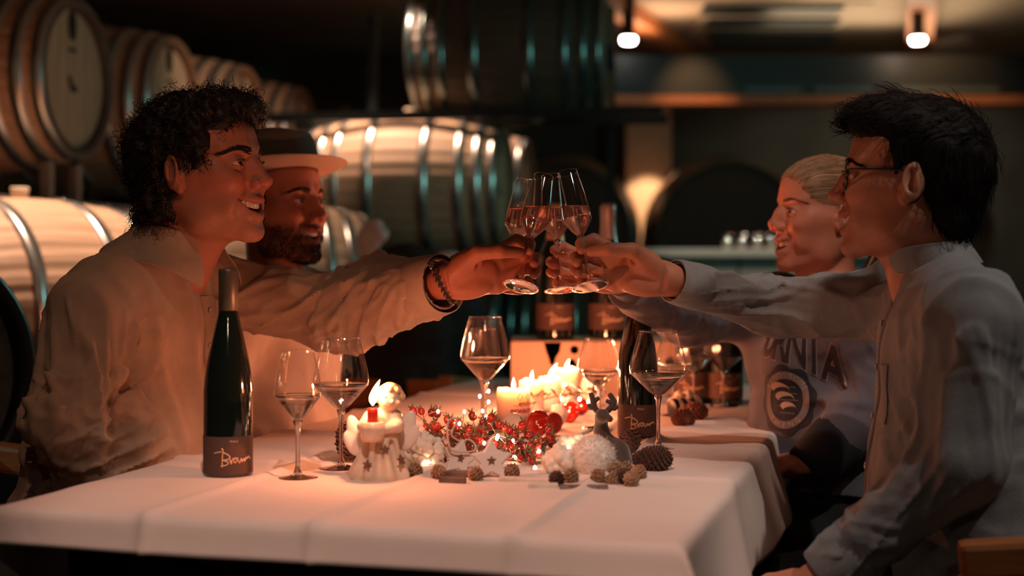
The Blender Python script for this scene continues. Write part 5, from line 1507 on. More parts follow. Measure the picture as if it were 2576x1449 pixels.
cs = [pillar((c1.x, c1.y, ZC_), .0345, .070, 'ivory pillar candle with red lettering, first in the row', .0, 2.6, .026),
      pillar((px(1337, 0, 3.08).x, 3.08, ZC_), .0270, .075, 'ivory pillar candle second in the row', .1, 2.6, .024),
      pillar((px(1385, 0, 3.20).x, 3.20, ZC_), .0275, .072, 'ivory pillar candle with the tallest flame, third in the row', .45, 3.0, .034),
      pillar((c4.x, c4.y, ZC_), .0275, .080, 'ivory pillar candle at the far end of the tray', .3, 2.6, .024)]
for (tx, sz, x0, dz) in (('...endlich', .0165, -.002, .043), ('erwachsen', .0165, -.008, .029)):
    tm = text_mesh(tx, sz, bold=.0003); mn = min(v.co.x for v in tm.vertices)
    for v in tm.vertices: d = (v.co.x-mn+x0)/.0345+.05; v.co = Vector((.0350*math.sin(d), -.0350*math.cos(d), dz+v.co.y))
    link('lettering', tm, RED_INK, cs[0], smooth=False)
for (x0, z0) in ((.004, .058), (.024, .057)):
    tbv, tbf = [], []; pts = [(.0, .006), (.006, .002), (.005, -.006), (.0, -.009), (-.004, -.002), (.0, .006)]
    tube_data(tbv, tbf, [Vector((.0348*math.sin((x0+x)/.0345+.25), -.0348*math.cos((x0+x)/.0345+.25), z0+z)) for x, z in pts], .0006, 4); link('printed_drop', mesh('printed_drop', tbv, tbf), RED_INK, cs[0])
# domed ornaments leaning along the tray
ORN_W = mat('pearl_white_bauble', (.80, .70, .62), .35); ORN_R = mat('red_glass_bauble', (.50, .018, .010), .10, coat=.8); ORN_RM = mat('matt_red_bauble', (.40, .03, .018), .5)
bm = bmesh.new(); bmesh.ops.create_uvsphere(bm, u_segments=32, v_segments=20, radius=1); BALL = bm_mesh('bauble', bm)
for i, (x, y, rp, m_, lb) in enumerate(((1291, 1114, 33, ORN_W, 'white flat bauble behind the rose hips, first of the row'), (1352, 1112, 36, ORN_R, 'glossy red bauble, first red of the row'), (1389, 1106, 30, ORN_RM, 'matt red bauble between the glossy red and the white one'), (1400, 1088, 31, ORN_W, 'white flat bauble in the middle of the row'),
                                (1434, 1074, 28, ORN_R, 'glossy red bauble in the middle of the row'), (1433, 1060, 27, ORN_W, 'white flat bauble before the last candle'), (1463, 1054, 22, ORN_R, 'small red bauble at the end of the row'))):
    d = .35*F_PX/(y-HY); rad = rp*d/F_PX; p_ = px(x, y, d); o = link('bauble', BALL, m_, label=lb, cat='bauble', group='row of red and white baubles', loc=(p_.x, d+.02, TABLE_Z+.006+rad*.98))
    o.scale = (rad*.42, rad, rad); o.rotation_euler = (0, .35, R(58))
o = link('bauble', BALL, ORN_W, label='white egg-shaped bauble seen through the glass behind the reindeer', cat='bauble', loc=(px(1492, 0, 3.3).x, 3.3, TABLE_Z+.048)); o.scale = (.030, .026, .045)
# ================================================================== angel, cones, berries, stars, reindeer, lights
CERAMIC = mat('cream_glazed_ceramic', (.74, .58, .44), .38, var=.25, vscale=30, coat=.3)
CER_W = mat('white_ceramic', (.80, .72, .66), .35, coat=.3)
STAR_D = mat('pierced_dark', (.16, .075, .045), .8)
def star_mesh(name, r0, r1, th, bev=.0):
    bm = bmesh.new(); vs = []
    for i in range(10):
        a = PI/2+i*PI/5; q_ = r0 if i % 2 == 0 else r1; vs.append(bm.verts.new((q_*math.cos(a), 0, q_*math.sin(a))))
    f = bm.faces.new(vs); r_ = bmesh.ops.extrude_face_region(bm, geom=[f]); bmesh.ops.translate(bm, vec=(0, th, 0), verts=[v for v in r_['geom'] if isinstance(v, bmesh.types.BMVert)])
    bmesh.ops.recalc_face_normals(bm, faces=bm.faces[:])
    if bev: bmesh.ops.bevel(bm, geom=bm.edges[:], offset=bev, segments=2, affect='EDGES')
    return bm_mesh(name, bm)
def angel():
    b = tb(958, 1212, .004); o = empty('angel_figurine', b, label='cream ceramic angel figurine holding a small red candle', cat='figurine')
    S = Sculpt()
    S.cap((0, 0, .012), (0, 0, .05), .046, .033, k=.01); S.cap((0, 0, .05), (.003, 0, .088), .033, .017, k=.012)
    for i in range(9):
        a = 2*PI*i/9+.2; S.cap((.040*math.cos(a), .036*math.sin(a), .009), (.018*math.cos(a), .018*math.sin(a), .055), .013, .008, k=.010)
    for i in range(9):
        a = 2*PI*(i+.5)/9+.2; S.cap((.056*math.cos(a), .050*math.sin(a), .008), (.024*math.cos(a), .024*math.sin(a), .06), .007, .004, k=.012, op='s')
    S.plane((0, 0, .0), (0, 0, -1), rad=.2)
    v, q = S.mesh((-.075, -.075, -.005), (.075, .075, .12), .0016); link('gown', np_mesh('gown', v, q), CERAMIC, o)
    S = Sculpt()
    S.ell((.004, 0, .092), (.021, .018, .022), k=.01)                                   # chest
    S.ell((.014, -.004, .128), (.0185, .0180, .0195), k=.006); S.cap((.006, -.002, .105), (.010, -.003, .118), .008, k=.006)
    S.ell((.0200, -.0225, .125), (.0026, .0030, .0024), k=.002)                         # nose
    for sg in (-1, 1): S.ell((.018+sg*.0075, -.0195, .131), (.0016, .003, .0024), k=.001, op='s'); S.ell((.018+sg*.010, -.015, .1225), (.005, .004, .004), k=.004)
    S.cap((.0165, -.0215, .1165), (.0235, -.0205, .1165), .0012, k=.001, op='s')
    S.cap((.024, .0, .100), (.028, -.016, .086), .010, .0095, k=.006); S.cap((.028, -.016, .086), (.004, -.031, .080), .009, .0065, k=.006)   # arm to cup
    S.cap((-.018, -.002, .099), (-.026, -.018, .086), .010, .009, k=.006); S.cap((-.026, -.018, .086), (-.014, -.031, .080), .008, .0065, k=.006)
    v, q = S.mesh((-.05, -.055, .06), (.055, .04, .16), .0011); link('bust', np_mesh('bust', v, q), CERAMIC, o)
    S = Sculpt(); rr = random.Random(4)
    for i in range(46):
        th, ph = rr.uniform(0, 2*PI), rr.uniform(-.3, 1.5); d = Vector((math.cos(th)*math.cos(ph), math.sin(th)*math.cos(ph), math.sin(ph)))
        if d.y < -.45 and d.z < .72: continue
        S.ell((.014+d.x*.0190, -.003+d.y*.0185, .129+d.z*.0190), (.0058, .0058, .0058), k=.002)
    v, q = S.mesh((-.03, -.05, .09), (.06, .04, .165), .0011); link('curls', np_mesh('curls', v, q), mat('honey_ceramic_hair', (.70, .42, .22), .4), o)
    for sg, (cx, cz) in ((-1, (-.040, .070)), (1, (.040, .078))):
        S = Sculpt(); S.ell((cx, .006, cz), (.013, .006, .032), rot=(.30*sg, 'Y'), k=.004); S.ell((cx+.006*sg, .004, cz-.014), (.011, .005, .022), rot=(.5*sg, 'Y'), k=.003)
        v, q = S.mesh((cx-.04, -.02, cz-.05), (cx+.04, .03, cz+.05), .0012); link('wing', np_mesh('wing', v, q), CER_W, o)
    link('cup', lathe('cup', [(0, .064), (.014, .064), (.0185, .068), (.0190, .094), (.0165, .095), (.0155, .090), (0, .088)], 32), CERAMIC, o, loc=(-.010, -.030, 0))
    st = star_mesh('cut_star', .0085, .0038, .004)
    for (x, y, z, rz) in ((-.018, -.0455, .030, -.35), (.010, -.0355, .052, .2), (.036, -.032, .036, .85)):
        s_ = link('cut_star', st, STAR_D, o, loc=(x, y, z), smooth=False); s_.rotation_euler = (-.35, 0, rz)
    c = empty('taper_candle', b+Vector((-.010, -.030, .088)), label='short red candle burning in the cup of the angel', cat='candle')
    link('wax', lathe('wax', [(0, 0), (.0085, 0), (.0085, .026), (.0075, .0275), (.004, .026), (0, .0262)], 24), RED_WAX, c); flame(c, .040, .28, 2.4, .026)
angel()

# ------------------------------------------------------------------ cones
CONE_D = mat('dark_brown_cone', (.075, .028, .016), .65, var=.4, vscale=60); CONE_L = mat('light_brown_cone', (.40, .24, .145), .7, var=.35, vscale=80); CONE_R = mat('reddish_cone', (.20, .055, .022), .65, var=.4, vscale=60)
def cone_mesh(L, Rm, n, open_=.5, seed=1):
    """a closed or open conifer cone along +Z; every scale its own wedge on a core"""
    V, Fc = [], []; rr = random.Random(seed)
    prof = [(max(.0005, Rm*.62*math.sin(PI*min(.98, .12+.86*t))**.8), L*t) for t in np.linspace(0, 1, 12)]
    m_ = 12
    for r_, z in prof:
        for k in range(m_): V.append(Vector((r_*math.cos(2*PI*k/m_), r_*math.sin(2*PI*k/m_), z)))
    for j in range(11):
        for k in range(m_): Fc.append((j*m_+k, j*m_+(k+1) % m_, (j+1)*m_+(k+1) % m_, (j+1)*m_+k))
    Fc.append(tuple(reversed(range(m_)))); Fc.append(tuple(11*m_+k for k in range(m_)))
    for i in range(n):
        t = (i+.5)/n; a = i*2.39996; rc = Rm*.55*math.sin(PI*min(.97, .10+.86*t))**.8; s = Rm*.55*math.sin(PI*min(.95, .14+.80*t))**.6+.0006
        d = Vector((math.cos(a), math.sin(a), 0)); tn = Vector((-math.sin(a), math.cos(a), 0)); up = Vector((0, 0, 1))
        out = (d*(.75+.2*open_)+up*(.75-open_*.45)).normalized(); w_ = s*.62*rr.uniform(.9, 1.1); ln = s*rr.uniform(.95, 1.15); nz = out.cross(tn).normalized()
        c = d*rc*.8+up*(L*t*.94-.001); b0 = len(V); th = s*.16
        V += [c-tn*w_*.5-nz*th, c+tn*w_*.5-nz*th, c+out*ln*.7+tn*w_-nz*th*.6, c+out*ln*1.15-nz*th*.3, c+out*ln*.7-tn*w_-nz*th*.6,
              c-tn*w_*.5+nz*th, c+tn*w_*.5+nz*th, c+out*ln*.7+tn*w_+nz*th*.5, c+out*ln*1.18+nz*th*.6, c+out*ln*.7-tn*w_+nz*th*.5]
        Fc += [(b0, b0+1, b0+2, b0+3, b0+4), (b0+9, b0+8, b0+7, b0+6, b0+5)]+[(b0+k, b0+5+k, b0+5+(k+1) % 5, b0+(k+1) % 5) for k in range(5)]
    return mesh('cone_scales', V, Fc)
def cone(loc, me, m_, axis, label, group, name='pine_cone'):
    o = link(name, me, m_, label=label, cat='cone', group=group, loc=loc, smooth=False)
    o.rotation_mode = 'QUATERNION'; o.rotation_quaternion = Vector(axis).to_track_quat('Z', 'Y'); return o
CB = cone_mesh(.070, .028, 120, .75, 3); CBIG = cone_mesh(.066, .024, 130, .25, 5); CMID = cone_mesh(.042, .020, 80, .4, 6)
PG = 'large pine cones among the decorations'
cone(tb(872, 1178, .016), CB, CONE_D, (.25, .15, 1), 'large open dark pine cone between the wine glasses and the angel', PG)
cone(tb(1592, 1196, .026), CBIG, CONE_D, (1, -.12, .04), 'large brown pine cone lying right of the reindeer', PG)
cone(tb(1583, 1168, .020), CMID, CONE_D, (.1, .5, .8), 'brown pine cone standing behind the lying one', PG)
cone(tb(1706, 1066, .022), CBIG, CONE_R, (1, -.1, .1), 'reddish pine cone by the two sparkling-wine bottles', PG)
cone(tb(1694, 1076, .018), CMID, CONE_R, (.6, -.8, .1), 'reddish cone in front, nearer the wide wine glass', PG)
cone(tb(1732, 1074, .018), CMID, CONE_R, (-.3, -.9, .1), 'reddish cone in front, nearer the blond woman', PG)
CS = [cone_mesh(.025, .0125, 44, .9, 10+i) for i in range(3)]
for i, (x, y, m_, lb) in enumerate(((1087, 1216, CONE_L, 'small cone touching the skirt of the angel'), (1060, 1212, CONE_L, 'small cone just behind the skirt of the angel'), (1213, 1220, CONE_L, 'small cone at the end of the bark stick'), (1303, 1212, CONE_L, 'small cone between the upright star and the white moss'), (1412, 1234, CONE_D, 'small dark cone at the end of the glitter strip'), (1452, 1228, CONE_L, 'small cone on the glitter strip, second from its end'),
     (1490, 1230, CONE_L, 'small cone in the middle of the glitter strip'), (1524, 1232, CONE_L, 'pale small cone before the snowball'), (1532, 1204, CONE_L, 'small cone leaning on the snowball'), (1562, 1212, CONE_L, 'pale small cone in the heap, nearest the snowball'), (1590, 1206, CONE_L, 'small cone on top of the heap right of the snowball'), (1618, 1218, CONE_L, 'small cone at the outer end of the heap'), (1597, 1236, CONE_L, 'small cone at the foot of the heap'), (1572, 1230, CONE_D, 'small dark cone in the heap right of the snowball'))):
    a = rng.uniform(0, 6.28); cone(tb(x, y, .0125), CS[i % 3], m_, (math.cos(a), -abs(math.sin(a)), rng.uniform(.2, .9)), lb, 'small alder cones', 'alder_cone')

# ------------------------------------------------------------------ white moss, snowball, sticks
MOSS = mat('white_preserved_moss', (.80, .70, .60), .85)
def moss(c, rx, ry, rz, n, label, seed, rs=.0062, h=.0019):
    rr = random.Random(seed); S = Sculpt(); S.ell(c, (rx*.8, ry*.8, rz*.8), k=.004)
    for i in range(n):
        th, u_ = rr.uniform(0, 2*PI), rr.uniform(-.35, 1); s_ = math.sqrt(1-u_*u_); q_ = rr.uniform(.75, 1.05); r_ = rs*rr.uniform(.7, 1.25)
        S.ell((c[0]+rx*s_*math.cos(th)*q_, c[1]+ry*s_*math.sin(th)*q_, c[2]+rz*u_*q_), (r_, r_, r_), k=.0012)
    S.plane((c[0], c[1], TABLE_Z+.004), (0, 0, -1), rad=.1)
    v, q = S.mesh(A(c)-max(rx, ry, rz)*1.5-.012, A(c)+max(rx, ry, rz)*1.5+.012, h); o = link('moss_clump', np_mesh('moss_clump', v, q), MOSS, label=label, cat='moss', group='white moss clumps'); return o
p_ = tb(1062, 1185, .030); moss(p_, .032, .026, .032, 130, 'white moss clump beside the angel', 1)
p_ = tb(1040, 1160, .040); moss(p_, .020, .020, .030, 70, 'white moss clump behind the shoulder of the angel', 5)
p_ = tb(1412, 1205, .024); moss(p_, .026, .022, .026, 110, 'white moss clump left of the snowball', 2)
p_ = tb(1440, 1165, .022); moss(p_, .034, .020, .024, 90, 'white moss clump behind the snowball', 3, .006)
p_ = tb(1722, 1058, .040); moss(p_, .030, .022, .022, 80, 'white moss clump above the reddish cones', 4, .007, .0026)
p_ = tb(1490, 1206, .034)
SNOW = mat('snow_felt', (.86, .79, .72), .95, sheen=.3)
bm = bmesh.new(); bmesh.ops.create_uvsphere(bm, u_segments=48, v_segments=32, radius=.033)
o = link('snowball', bm_mesh('snowball', bm), SNOW, label='fluffy white snowball in front of the reindeer', cat='ornament', loc=p_)
ps = []
for i in range(2600):
    d = Vector(rng.normal(size=3)).normalized(); t_ = Vector(rng.normal(size=3))*.35; ps.append([d*.0325, d*.0345+t_*.002, d*rng.uniform(.035, .0385)+t_*.006])
f = strands('fuzz', ps, .00032, SNOW, o); f['kind'] = 'stuff'
BARK = mat('grey_bark', (.17, .105, .075), .85, var=.5, vscale=40, bump=.8, bscale=90); GLIT = mat('glittered_wood', (.20, .15, .12), .35, var=.6, vscale=160, bump=1, bscale=300); BIRCH = mat('whitewashed_wood', (.70, .60, .52), .8, var=.2, vscale=40)
def stick(x0, y0, x1, y1, w_, h_, m_, label, nm='wood_strip', zz=0.):
    a, b = tb(x0, y0), tb(x1, y1); d = b-a; o = link(nm, box_mesh(nm, (0, 0, 0), (d.length, w_, h_), bev=min(w_, h_)*.22), m_, label=label, cat='wood', group='wood strips on the cloth', loc=(a+b)/2+Vector((0, 0, .006+h_/2+zz)), smooth=False)
    o.rotation_euler.z = math.atan2(d.y, d.x)
stick(1092, 1214, 1222, 1212, .018, .012, BARK, 'bark stick under the leaning star')
stick(1105, 1226, 1172, 1229, .010, .011, BARK, 'short bark piece in front of the bark stick')
stick(1408, 1243, 1530, 1244, .016, .008, GLIT, 'glittered dark strip under the small cones')
stick(1255, 1222, 1400, 1226, .022, .008, BIRCH, 'whitewashed strip before the upright star')
stick(1328, 1241, 1404, 1240, .014, .009, BIRCH, 'short whitewashed block nearest the table edge')
stick(1240, 1200, 1290, 1192, .012, .007, GLIT, 'glittered sliver behind the upright star')
stick(1452, 1152, 1488, 1134, .006, .006, BIRCH, 'pale twig leaning behind the snowball', 'twig', .03)
# ------------------------------------------------------------------ ceramic stars with hanging cords
CORD = mat('cotton_cord', (.70, .52, .40), .9)
def star(x, y, r0, yaw, tilt, label, cord):
    b = tb(x, y, .006); o = empty('ceramic_star', b, label=label, cat='star', group='white ceramic stars'); o.rotation_euler = (tilt[0], tilt[1], yaw)
    s_ = link('star_body', star_mesh('star_body', r0, r0*.52, .013, .0022), CER_W, o, loc=(0, 0, r0*.82), smooth=False)
    h_ = link('star_hole', star_mesh('star_hole', r0*.22, r0*.10, .003), STAR_D, o, loc=(0, -.0012, r0*.82), smooth=False)
    if cord: link('cord', tube('cord', smooth_path([(0, .006, r0*1.6)]+cord+[(0.002, .006, r0*1.6)], 6), .0016, 8), CORD, o)
    return o
star(1237, 1216, .036, .12, (-.12, 0), 'white ceramic star standing upright with a small pierced star', None)
star(1150, 1205, .034, .55, (-.20, .35), 'white ceramic star leaning on the bark stick with a cord loop', [(.012, .010, .064), (.022, .004, .060), (.020, -.004, .046), (-.02, -.006, .034), (-.034, -.006, .050), (-.036, .0, .080), (-.018, .004, .088), (-.022, .006, .062)])

# ------------------------------------------------------------------ rose-hip sprays
HIP = mat('red_rose_hip', (.50, .030, .018), .25, coat=.5, var=.3, vscale=200); HIP_D = mat('dark_red_rose_hip', (.24, .02, .016), .3, coat=.4); TWIG = mat('green_brown_twig', (.10, .085, .045), .8); SEPAL = mat('dry_green_sepal', (.16, .15, .075), .8)
def hip_mesh():
    prof = curve_prof([(.0004, -.0078), (.0052, -.0058), (.0070, 0), (.0058, .0050), (.0022, .0074)], 4); return lathe('rose_hip', [(0, -.008)]+prof+[(0, .0072)], 18)
def calyx_mesh():
    V, Fc = [], []
    for k in range(5):
        a = 2*PI*k/5; d = Vector((math.cos(a), math.sin(a), 0)); tn = Vector((-math.sin(a), math.cos(a), 0)); b0 = len(V)
        V += [d*.001+tn*.0017+Vector((0, 0, .0065)), d*.001-tn*.0017+Vector((0, 0, .0065)), d*.005-tn*.0014+Vector((0, 0, .0105)), d*.0085+Vector((0, 0, .0145)), d*.005+tn*.0014+Vector((0, 0, .0105)), d*.004+Vector((0, 0, .0085))]
        Fc += [(b0, b0+1, b0+2, b0+3, b0+4), (b0+1, b0, b0+5), (b0, b0+4, b0+5), (b0+2, b0+1, b0+5), (b0+4, b0+3, b0+5), (b0+3, b0+2, b0+5)]
    return mesh('sepals', V, Fc)
HIP_ME, CAL_ME = hip_mesh(), calyx_mesh()
def leafm():
    V = [(0, 0, 0), (.006, .004, .001), (.014, .005, .002), (.022, 0, 0), (.014, -.005, .002), (.006, -.004, .001), (.011, 0, -.001)]; return mesh('leaf', V, [(0, 1, 6), (1, 2, 6), (2, 3, 6), (3, 4, 6), (4, 5, 6), (5, 0, 6)])
LEAF = leafm(); LEAF_M = mat('dull_green_leaf', (.10, .12, .06), .7)
def spray(root, tips, label, seed, nleaf=9):
    rr = random.Random(seed); o = empty('rose_hip_spray', root, label=label, cat='berry spray', group='sprays of red rose hips')
    V, Fc = [], []; hub = Vector((0, 0, .012))
    cen = sum((Vector(t_)-root for t_ in tips), Vector())/len(tips); mid = hub*.4+cen*.55
    tube_data(V, Fc, smooth_path([hub, (hub+mid)/2+Vector((0, 0, .006)), mid], 4), .0013, 5)
    for t_ in tips:
        q_ = Vector(t_)-root; d = (q_-mid).normalized()
        tube_data(V, Fc, smooth_path([mid*rr.uniform(.6, 1), (mid+q_)/2+Vector((rr.uniform(-.005, .005), rr.uniform(-.005, .005), rr.uniform(-.002, .004))), q_-d*.006], 4), .0008, 5)
        h_ = link('rose_hip', HIP_ME, HIP if rr.random() > .25 else HIP_D, o, loc=q_); s_ = rr.uniform(.90, 1.18); h_.scale = (s_, s_, s_)
        ax_ = (d+Vector((rr.uniform(-.4, .4), rr.uniform(-.4, .4), .5))).normalized(); h_.rotation_mode = 'QUATERNION'; h_.rotation_quaternion = ax_.to_track_quat('Z', 'Y')
        link('sepals', CAL_ME, SEPAL, h_, smooth=False)
    link('twig', mesh('twig', V, Fc), TWIG, o)
    for i in range(nleaf):
        q_ = mid+Vector((rr.uniform(-.03, .03), rr.uniform(-.02, .02), rr.uniform(-.02, .02))); l_ = link('leaf', LEAF, LEAF_M, o, loc=q_, smooth=False); l_.rotation_euler = (rr.uniform(-1, 1), rr.uniform(-1, 1), rr.uniform(0, 6)); s_ = rr.uniform(.6, 1.0); l_.scale = (s_, s_, s_)
def tipp(x, y, d): return px(x, y, d)
TOP = [(1040, 1035), (1060, 1035), (1086, 1038), (1026, 1060), (1070, 1075), (1090, 1070), (1095, 1085), (1100, 1040)]
spray(tb(1130, 1160), [tipp(x, y, 2.55+.02*(i % 3)) for i, (x, y) in enumerate(TOP)], 'rose-hip spray reaching up toward the angel', 1, 6)
def scatter(cx, cy, wx, wy, n, d0, seed):
    rr = random.Random(seed); out = []
    while len(out) < n:
        q_ = (cx+rr.uniform(-wx, wx), cy+rr.uniform(-wy, wy), d0+rr.uniform(-.05, .05)); p3 = tipp(*q_)
        if p3.z < TABLE_Z+.014: p3.z = TABLE_Z+.014+rr.uniform(0, .01)
        if all((p3-k).length > .0115 for k in out): out.append(p3)
    return out
spray(tb(1150, 1150), scatter(1140, 1075, 42, 26, 12, 2.55, 2), 'rose-hip spray with a pale lit hip, above the leaning star', 2)
spray(tb(1215, 1140), scatter(1205, 1075, 40, 30, 14, 2.58, 3), 'rose-hip spray in front of the wine-glass stem', 3)
spray(tb(1110, 1190), scatter(1100, 1130, 40, 34, 12, 2.44, 4), 'rose-hip spray behind the cord loop', 4)
spray(tb(1200, 1175), scatter(1175, 1120, 40, 26, 14, 2.50, 5), 'rose-hip spray between the two stars', 5)
spray(tb(1285, 1160), scatter(1275, 1105, 40, 36, 15, 2.52, 6), 'rose-hip spray in front of the white bauble', 6)
spray(tb(1330, 1175), scatter(1315, 1145, 38, 30, 14, 2.44, 7), 'rose-hip spray low beside the upright star', 7)
spray(tb(1370, 1160), scatter(1360, 1110, 32, 32, 12, 2.54, 8), 'rose-hip spray in front of the glossy red bauble', 8)
spray(tb(1350, 1190), scatter(1335, 1175, 40, 14, 7, 2.42, 9), 'rose-hip spray nearest the white moss', 9)

# dry twigs with leaves over the tray
o = empty('leaf_garland', (px(1420, 0, 3.12).x, 3.12, TABLE_Z+.03), label='dry brown leaf garland lying along the candle tray', cat='garland')
rr = random.Random(9); DRY = mat('dry_brown_leaf', (.20, .10, .055), .7)
link('vine', tube('vine', smooth_path([(-.09, -.10, .012), (-.03, -.02, .022), (.03, .05, .026), (.09, .10, .012)], 6), .0016, 6), TWIG, o)
for i in range(18):
    t_ = i/17; l_ = link('leaf', LEAF, DRY, o, loc=(-.09+.18*t_+rr.uniform(-.012, .012), -.10+.20*t_+rr.uniform(-.012, .012), .02+rr.uniform(0, .014)), smooth=False); l_.rotation_euler = (rr.uniform(-.8, .8), rr.uniform(-.8, .8), rr.uniform(0, 6)); l_.scale = (1.2,)*3

# ------------------------------------------------------------------ reindeer, seen from behind
DEER = mat('dark_brown_velvet', (.045, .024, .016), .75, sheen=.4, bump=.3, bscale=300)
def deer():
    b = tb(1540, 1186, .004); o = empty('reindeer_figurine', b, label='dark brown reindeer figurine with antlers behind the snowball', cat='figurine')
    def W(x, y, dd=0): q_ = px(x, y, b.y+dd)-b; return q_
    S = Sculpt()
    S.ell(W(1548, 1148, .01), (.026, .036, .030), k=.01); S.ell(W(1552, 1172, -.01), (.026, .03, .020), k=.012)
    S.cap(W(1532, 1130, .015), W(1512, 1085, .02), .016, .012, k=.012); S.cap(W(1512, 1085, .02), W(1513, 1056, .012), .011, .011, k=.008)
    S.ell(W(1514, 1046, .005), (.011, .015, .0115), k=.006); S.cap(W(1518, 1046, 0), W(1534, 1054, -.012), .0085, .0055, k=.006)
    for sg in (1, -1): S.cap(W(1514+sg*10, 1036, .01), W(1514+sg*19, 1030, .012), .004, .002, k=.003)
    for sx in (-14, 14): S.cap(W(1545+sx, 1165, -.02), W(1545+sx*1.5, 1184, -.035), .009, .007, k=.006)
    S.plane((0, 0, .0005), (0, 0, -1), rad=.2)
    v, q = S.mesh(A((-.075, -.07, -.004)), A((.06, .07, .14)), .0016); link('deer_body', np_mesh('deer_body', v, q), DEER, o)
    for sg, pts in ((-1, [(1508, 1040), (1496, 1026), (1492, 1006), (1486, 988)]), (1, [(1520, 1040), (1536, 1026), (1545, 1010), (1532, 990)])):
        V, Fc = [], []; tube_data(V, Fc, smooth_path([W(x, y, .012) for x, y in pts], 4), [.0052]*9+[.0046]*3+[.0036], 8)
        for (x0, y0), (x1, y1) in zip(pts[1:3], (((1478, 1018), (1508, 1000)) if sg < 0 else ((1556, 1022), (1524, 1008)))): tube_data(V, Fc, [W(x0, y0, .012), W((x0+x1)/2, (y0+y1)/2+3, .012), W(x1, y1, .012)], [.0046, .0044, .0032], 8)
        link('antler', mesh('antler', V, Fc), DEER, o)
deer()
# striped tea-light jar beside the second bottle
o = empty('striped_jar', tb(1690, 1062, .005), label='small black and white striped jar by the wide wine glass', cat='jar')
for i in range(5):
    link('stripe', lathe('stripe', [(0, .010*i), (.022, .010*i), (.0225, .010*i+.001), (.0225, .010*i+.009), (.022, .010*i+.010), (0, .010*i+.010)], 28), mat('jar_black', (.012, .012, .012), .4) if i == 0 else (bpy.data.materials['jar_black'] if i % 2 == 0 else CER_W), o)
o.rotation_euler = (0, R(90), R(20)); o.location.z = TABLE_Z+.029

# ------------------------------------------------------------------ fairy lights on silver wire
WIRE = mat('silver_wire', (.75, .62, .52), .3, metal=.9); BULB = emis('fairy_bulb', (1, .50, .27), 60)
bm = bmesh.new(); bmesh.ops.create_icosphere(bm, subdivisions=2, radius=.0030); bulb_me = bm_mesh('bulb', bm)
def fairy(pts, bulbs, label):
    W = [px(*q_) for q_ in pts]
    for q_ in W: q_.z = max(q_.z, TABLE_Z+.012)
    o = empty('fairy_lights', W[0], label=label, cat='string lights', group='warm fairy lights on silver wire'); path = [q_-W[0] for q_ in smooth_path(W, 7)]
    link('wire', tube('wire', path, .0007, 6), WIRE, o)
    for (x, y, d) in bulbs:
        q_ = px(x, y, d); q_.z = max(q_.z, TABLE_Z+.012); b = link('bulb', bulb_me, BULB, o, loc=q_-W[0]); b.scale = (1, 1, 1.35)
fairy([(1052, 1062, 2.52), (1078, 1042, 2.52), (1102, 1035, 2.52), (1130, 1045, 2.52), (1160, 1068, 2.5), (1168, 1032, 2.55)], [(1102, 1035, 2.52), (1047, 1069, 2.52), (1168, 1036, 2.55), (1156, 1066, 2.5)], 'fairy-light wire over the upper rose hips')
fairy([(1047, 1069, 2.52), (1055, 1105, 2.45), (1066, 1138, 2.40), (1076, 1150, 2.38), (1110, 1162, 2.36)], [(1070, 1138, 2.40), (1074, 1148, 2.38), (1072, 1167, 2.34)], 'fairy-light wire down to the moss by the angel')
fairy([(1225, 985, 2.70), (1208, 997, 2.68), (1228, 1012, 2.66), (1215, 1035, 2.62), (1224, 1050, 2.60), (1250, 1098, 2.52)], [(1207, 997, 2.68), (1229, 984, 2.70), (1229, 1011, 2.66), (1214, 1034, 2.62), (1223, 1049, 2.60)], 'fairy-light wire climbing the stem of the tall wine glass')
fairy([(1200, 1120, 2.46), (1222, 1112, 2.46), (1252, 1096, 2.48), (1290, 1108, 2.46), (1325, 1120, 2.44), (1356, 1135, 2.42), (1375, 1160, 2.40)], [(1218, 1115, 2.46), (1252, 1097, 2.48), (1291, 1109, 2.46), (1356, 1135, 2.42), (1250, 1103, 2.47)], 'fairy-light wire arching above the upright star')
fairy([(1252, 1096, 2.48), (1275, 1120, 2.44), (1297, 1150, 2.40), (1325, 1180, 2.36), (1346, 1204, 2.32)], [(1297, 1150, 2.40), (1346, 1203, 2.32), (1384, 1222, 2.28)], 'fairy-light wire running down to the whitewashed wood')
fairy([(1410, 1158, 2.42), (1420, 1145, 2.42), (1430, 1123, 2.42), (1452, 1118, 2.42), (1470, 1115, 2.44)], [(1412, 1160, 2.40), (1420, 1146, 2.41), (1430, 1124, 2.42), (1434, 1162, 2.38), (1468, 1114, 2.43), (1462, 1158, 2.36), (1440, 1138, 2.40), (1404, 1174, 2.38)], 'fairy-light cluster between moss and snowball')
fairy([(1405, 1004, 3.0), (1430, 965, 3.2), (1470, 985, 3.1), (1520, 948, 3.2), (1555, 925, 3.3)], [(1414, 1004, 3.0), (1421, 968, 3.2), (1458, 1004, 3.0), (1480, 1010, 2.95), (1518, 949, 3.2), (1557, 926, 3.3), (1403, 930, 3.45)], 'fairy-light wire among candles and glasses')

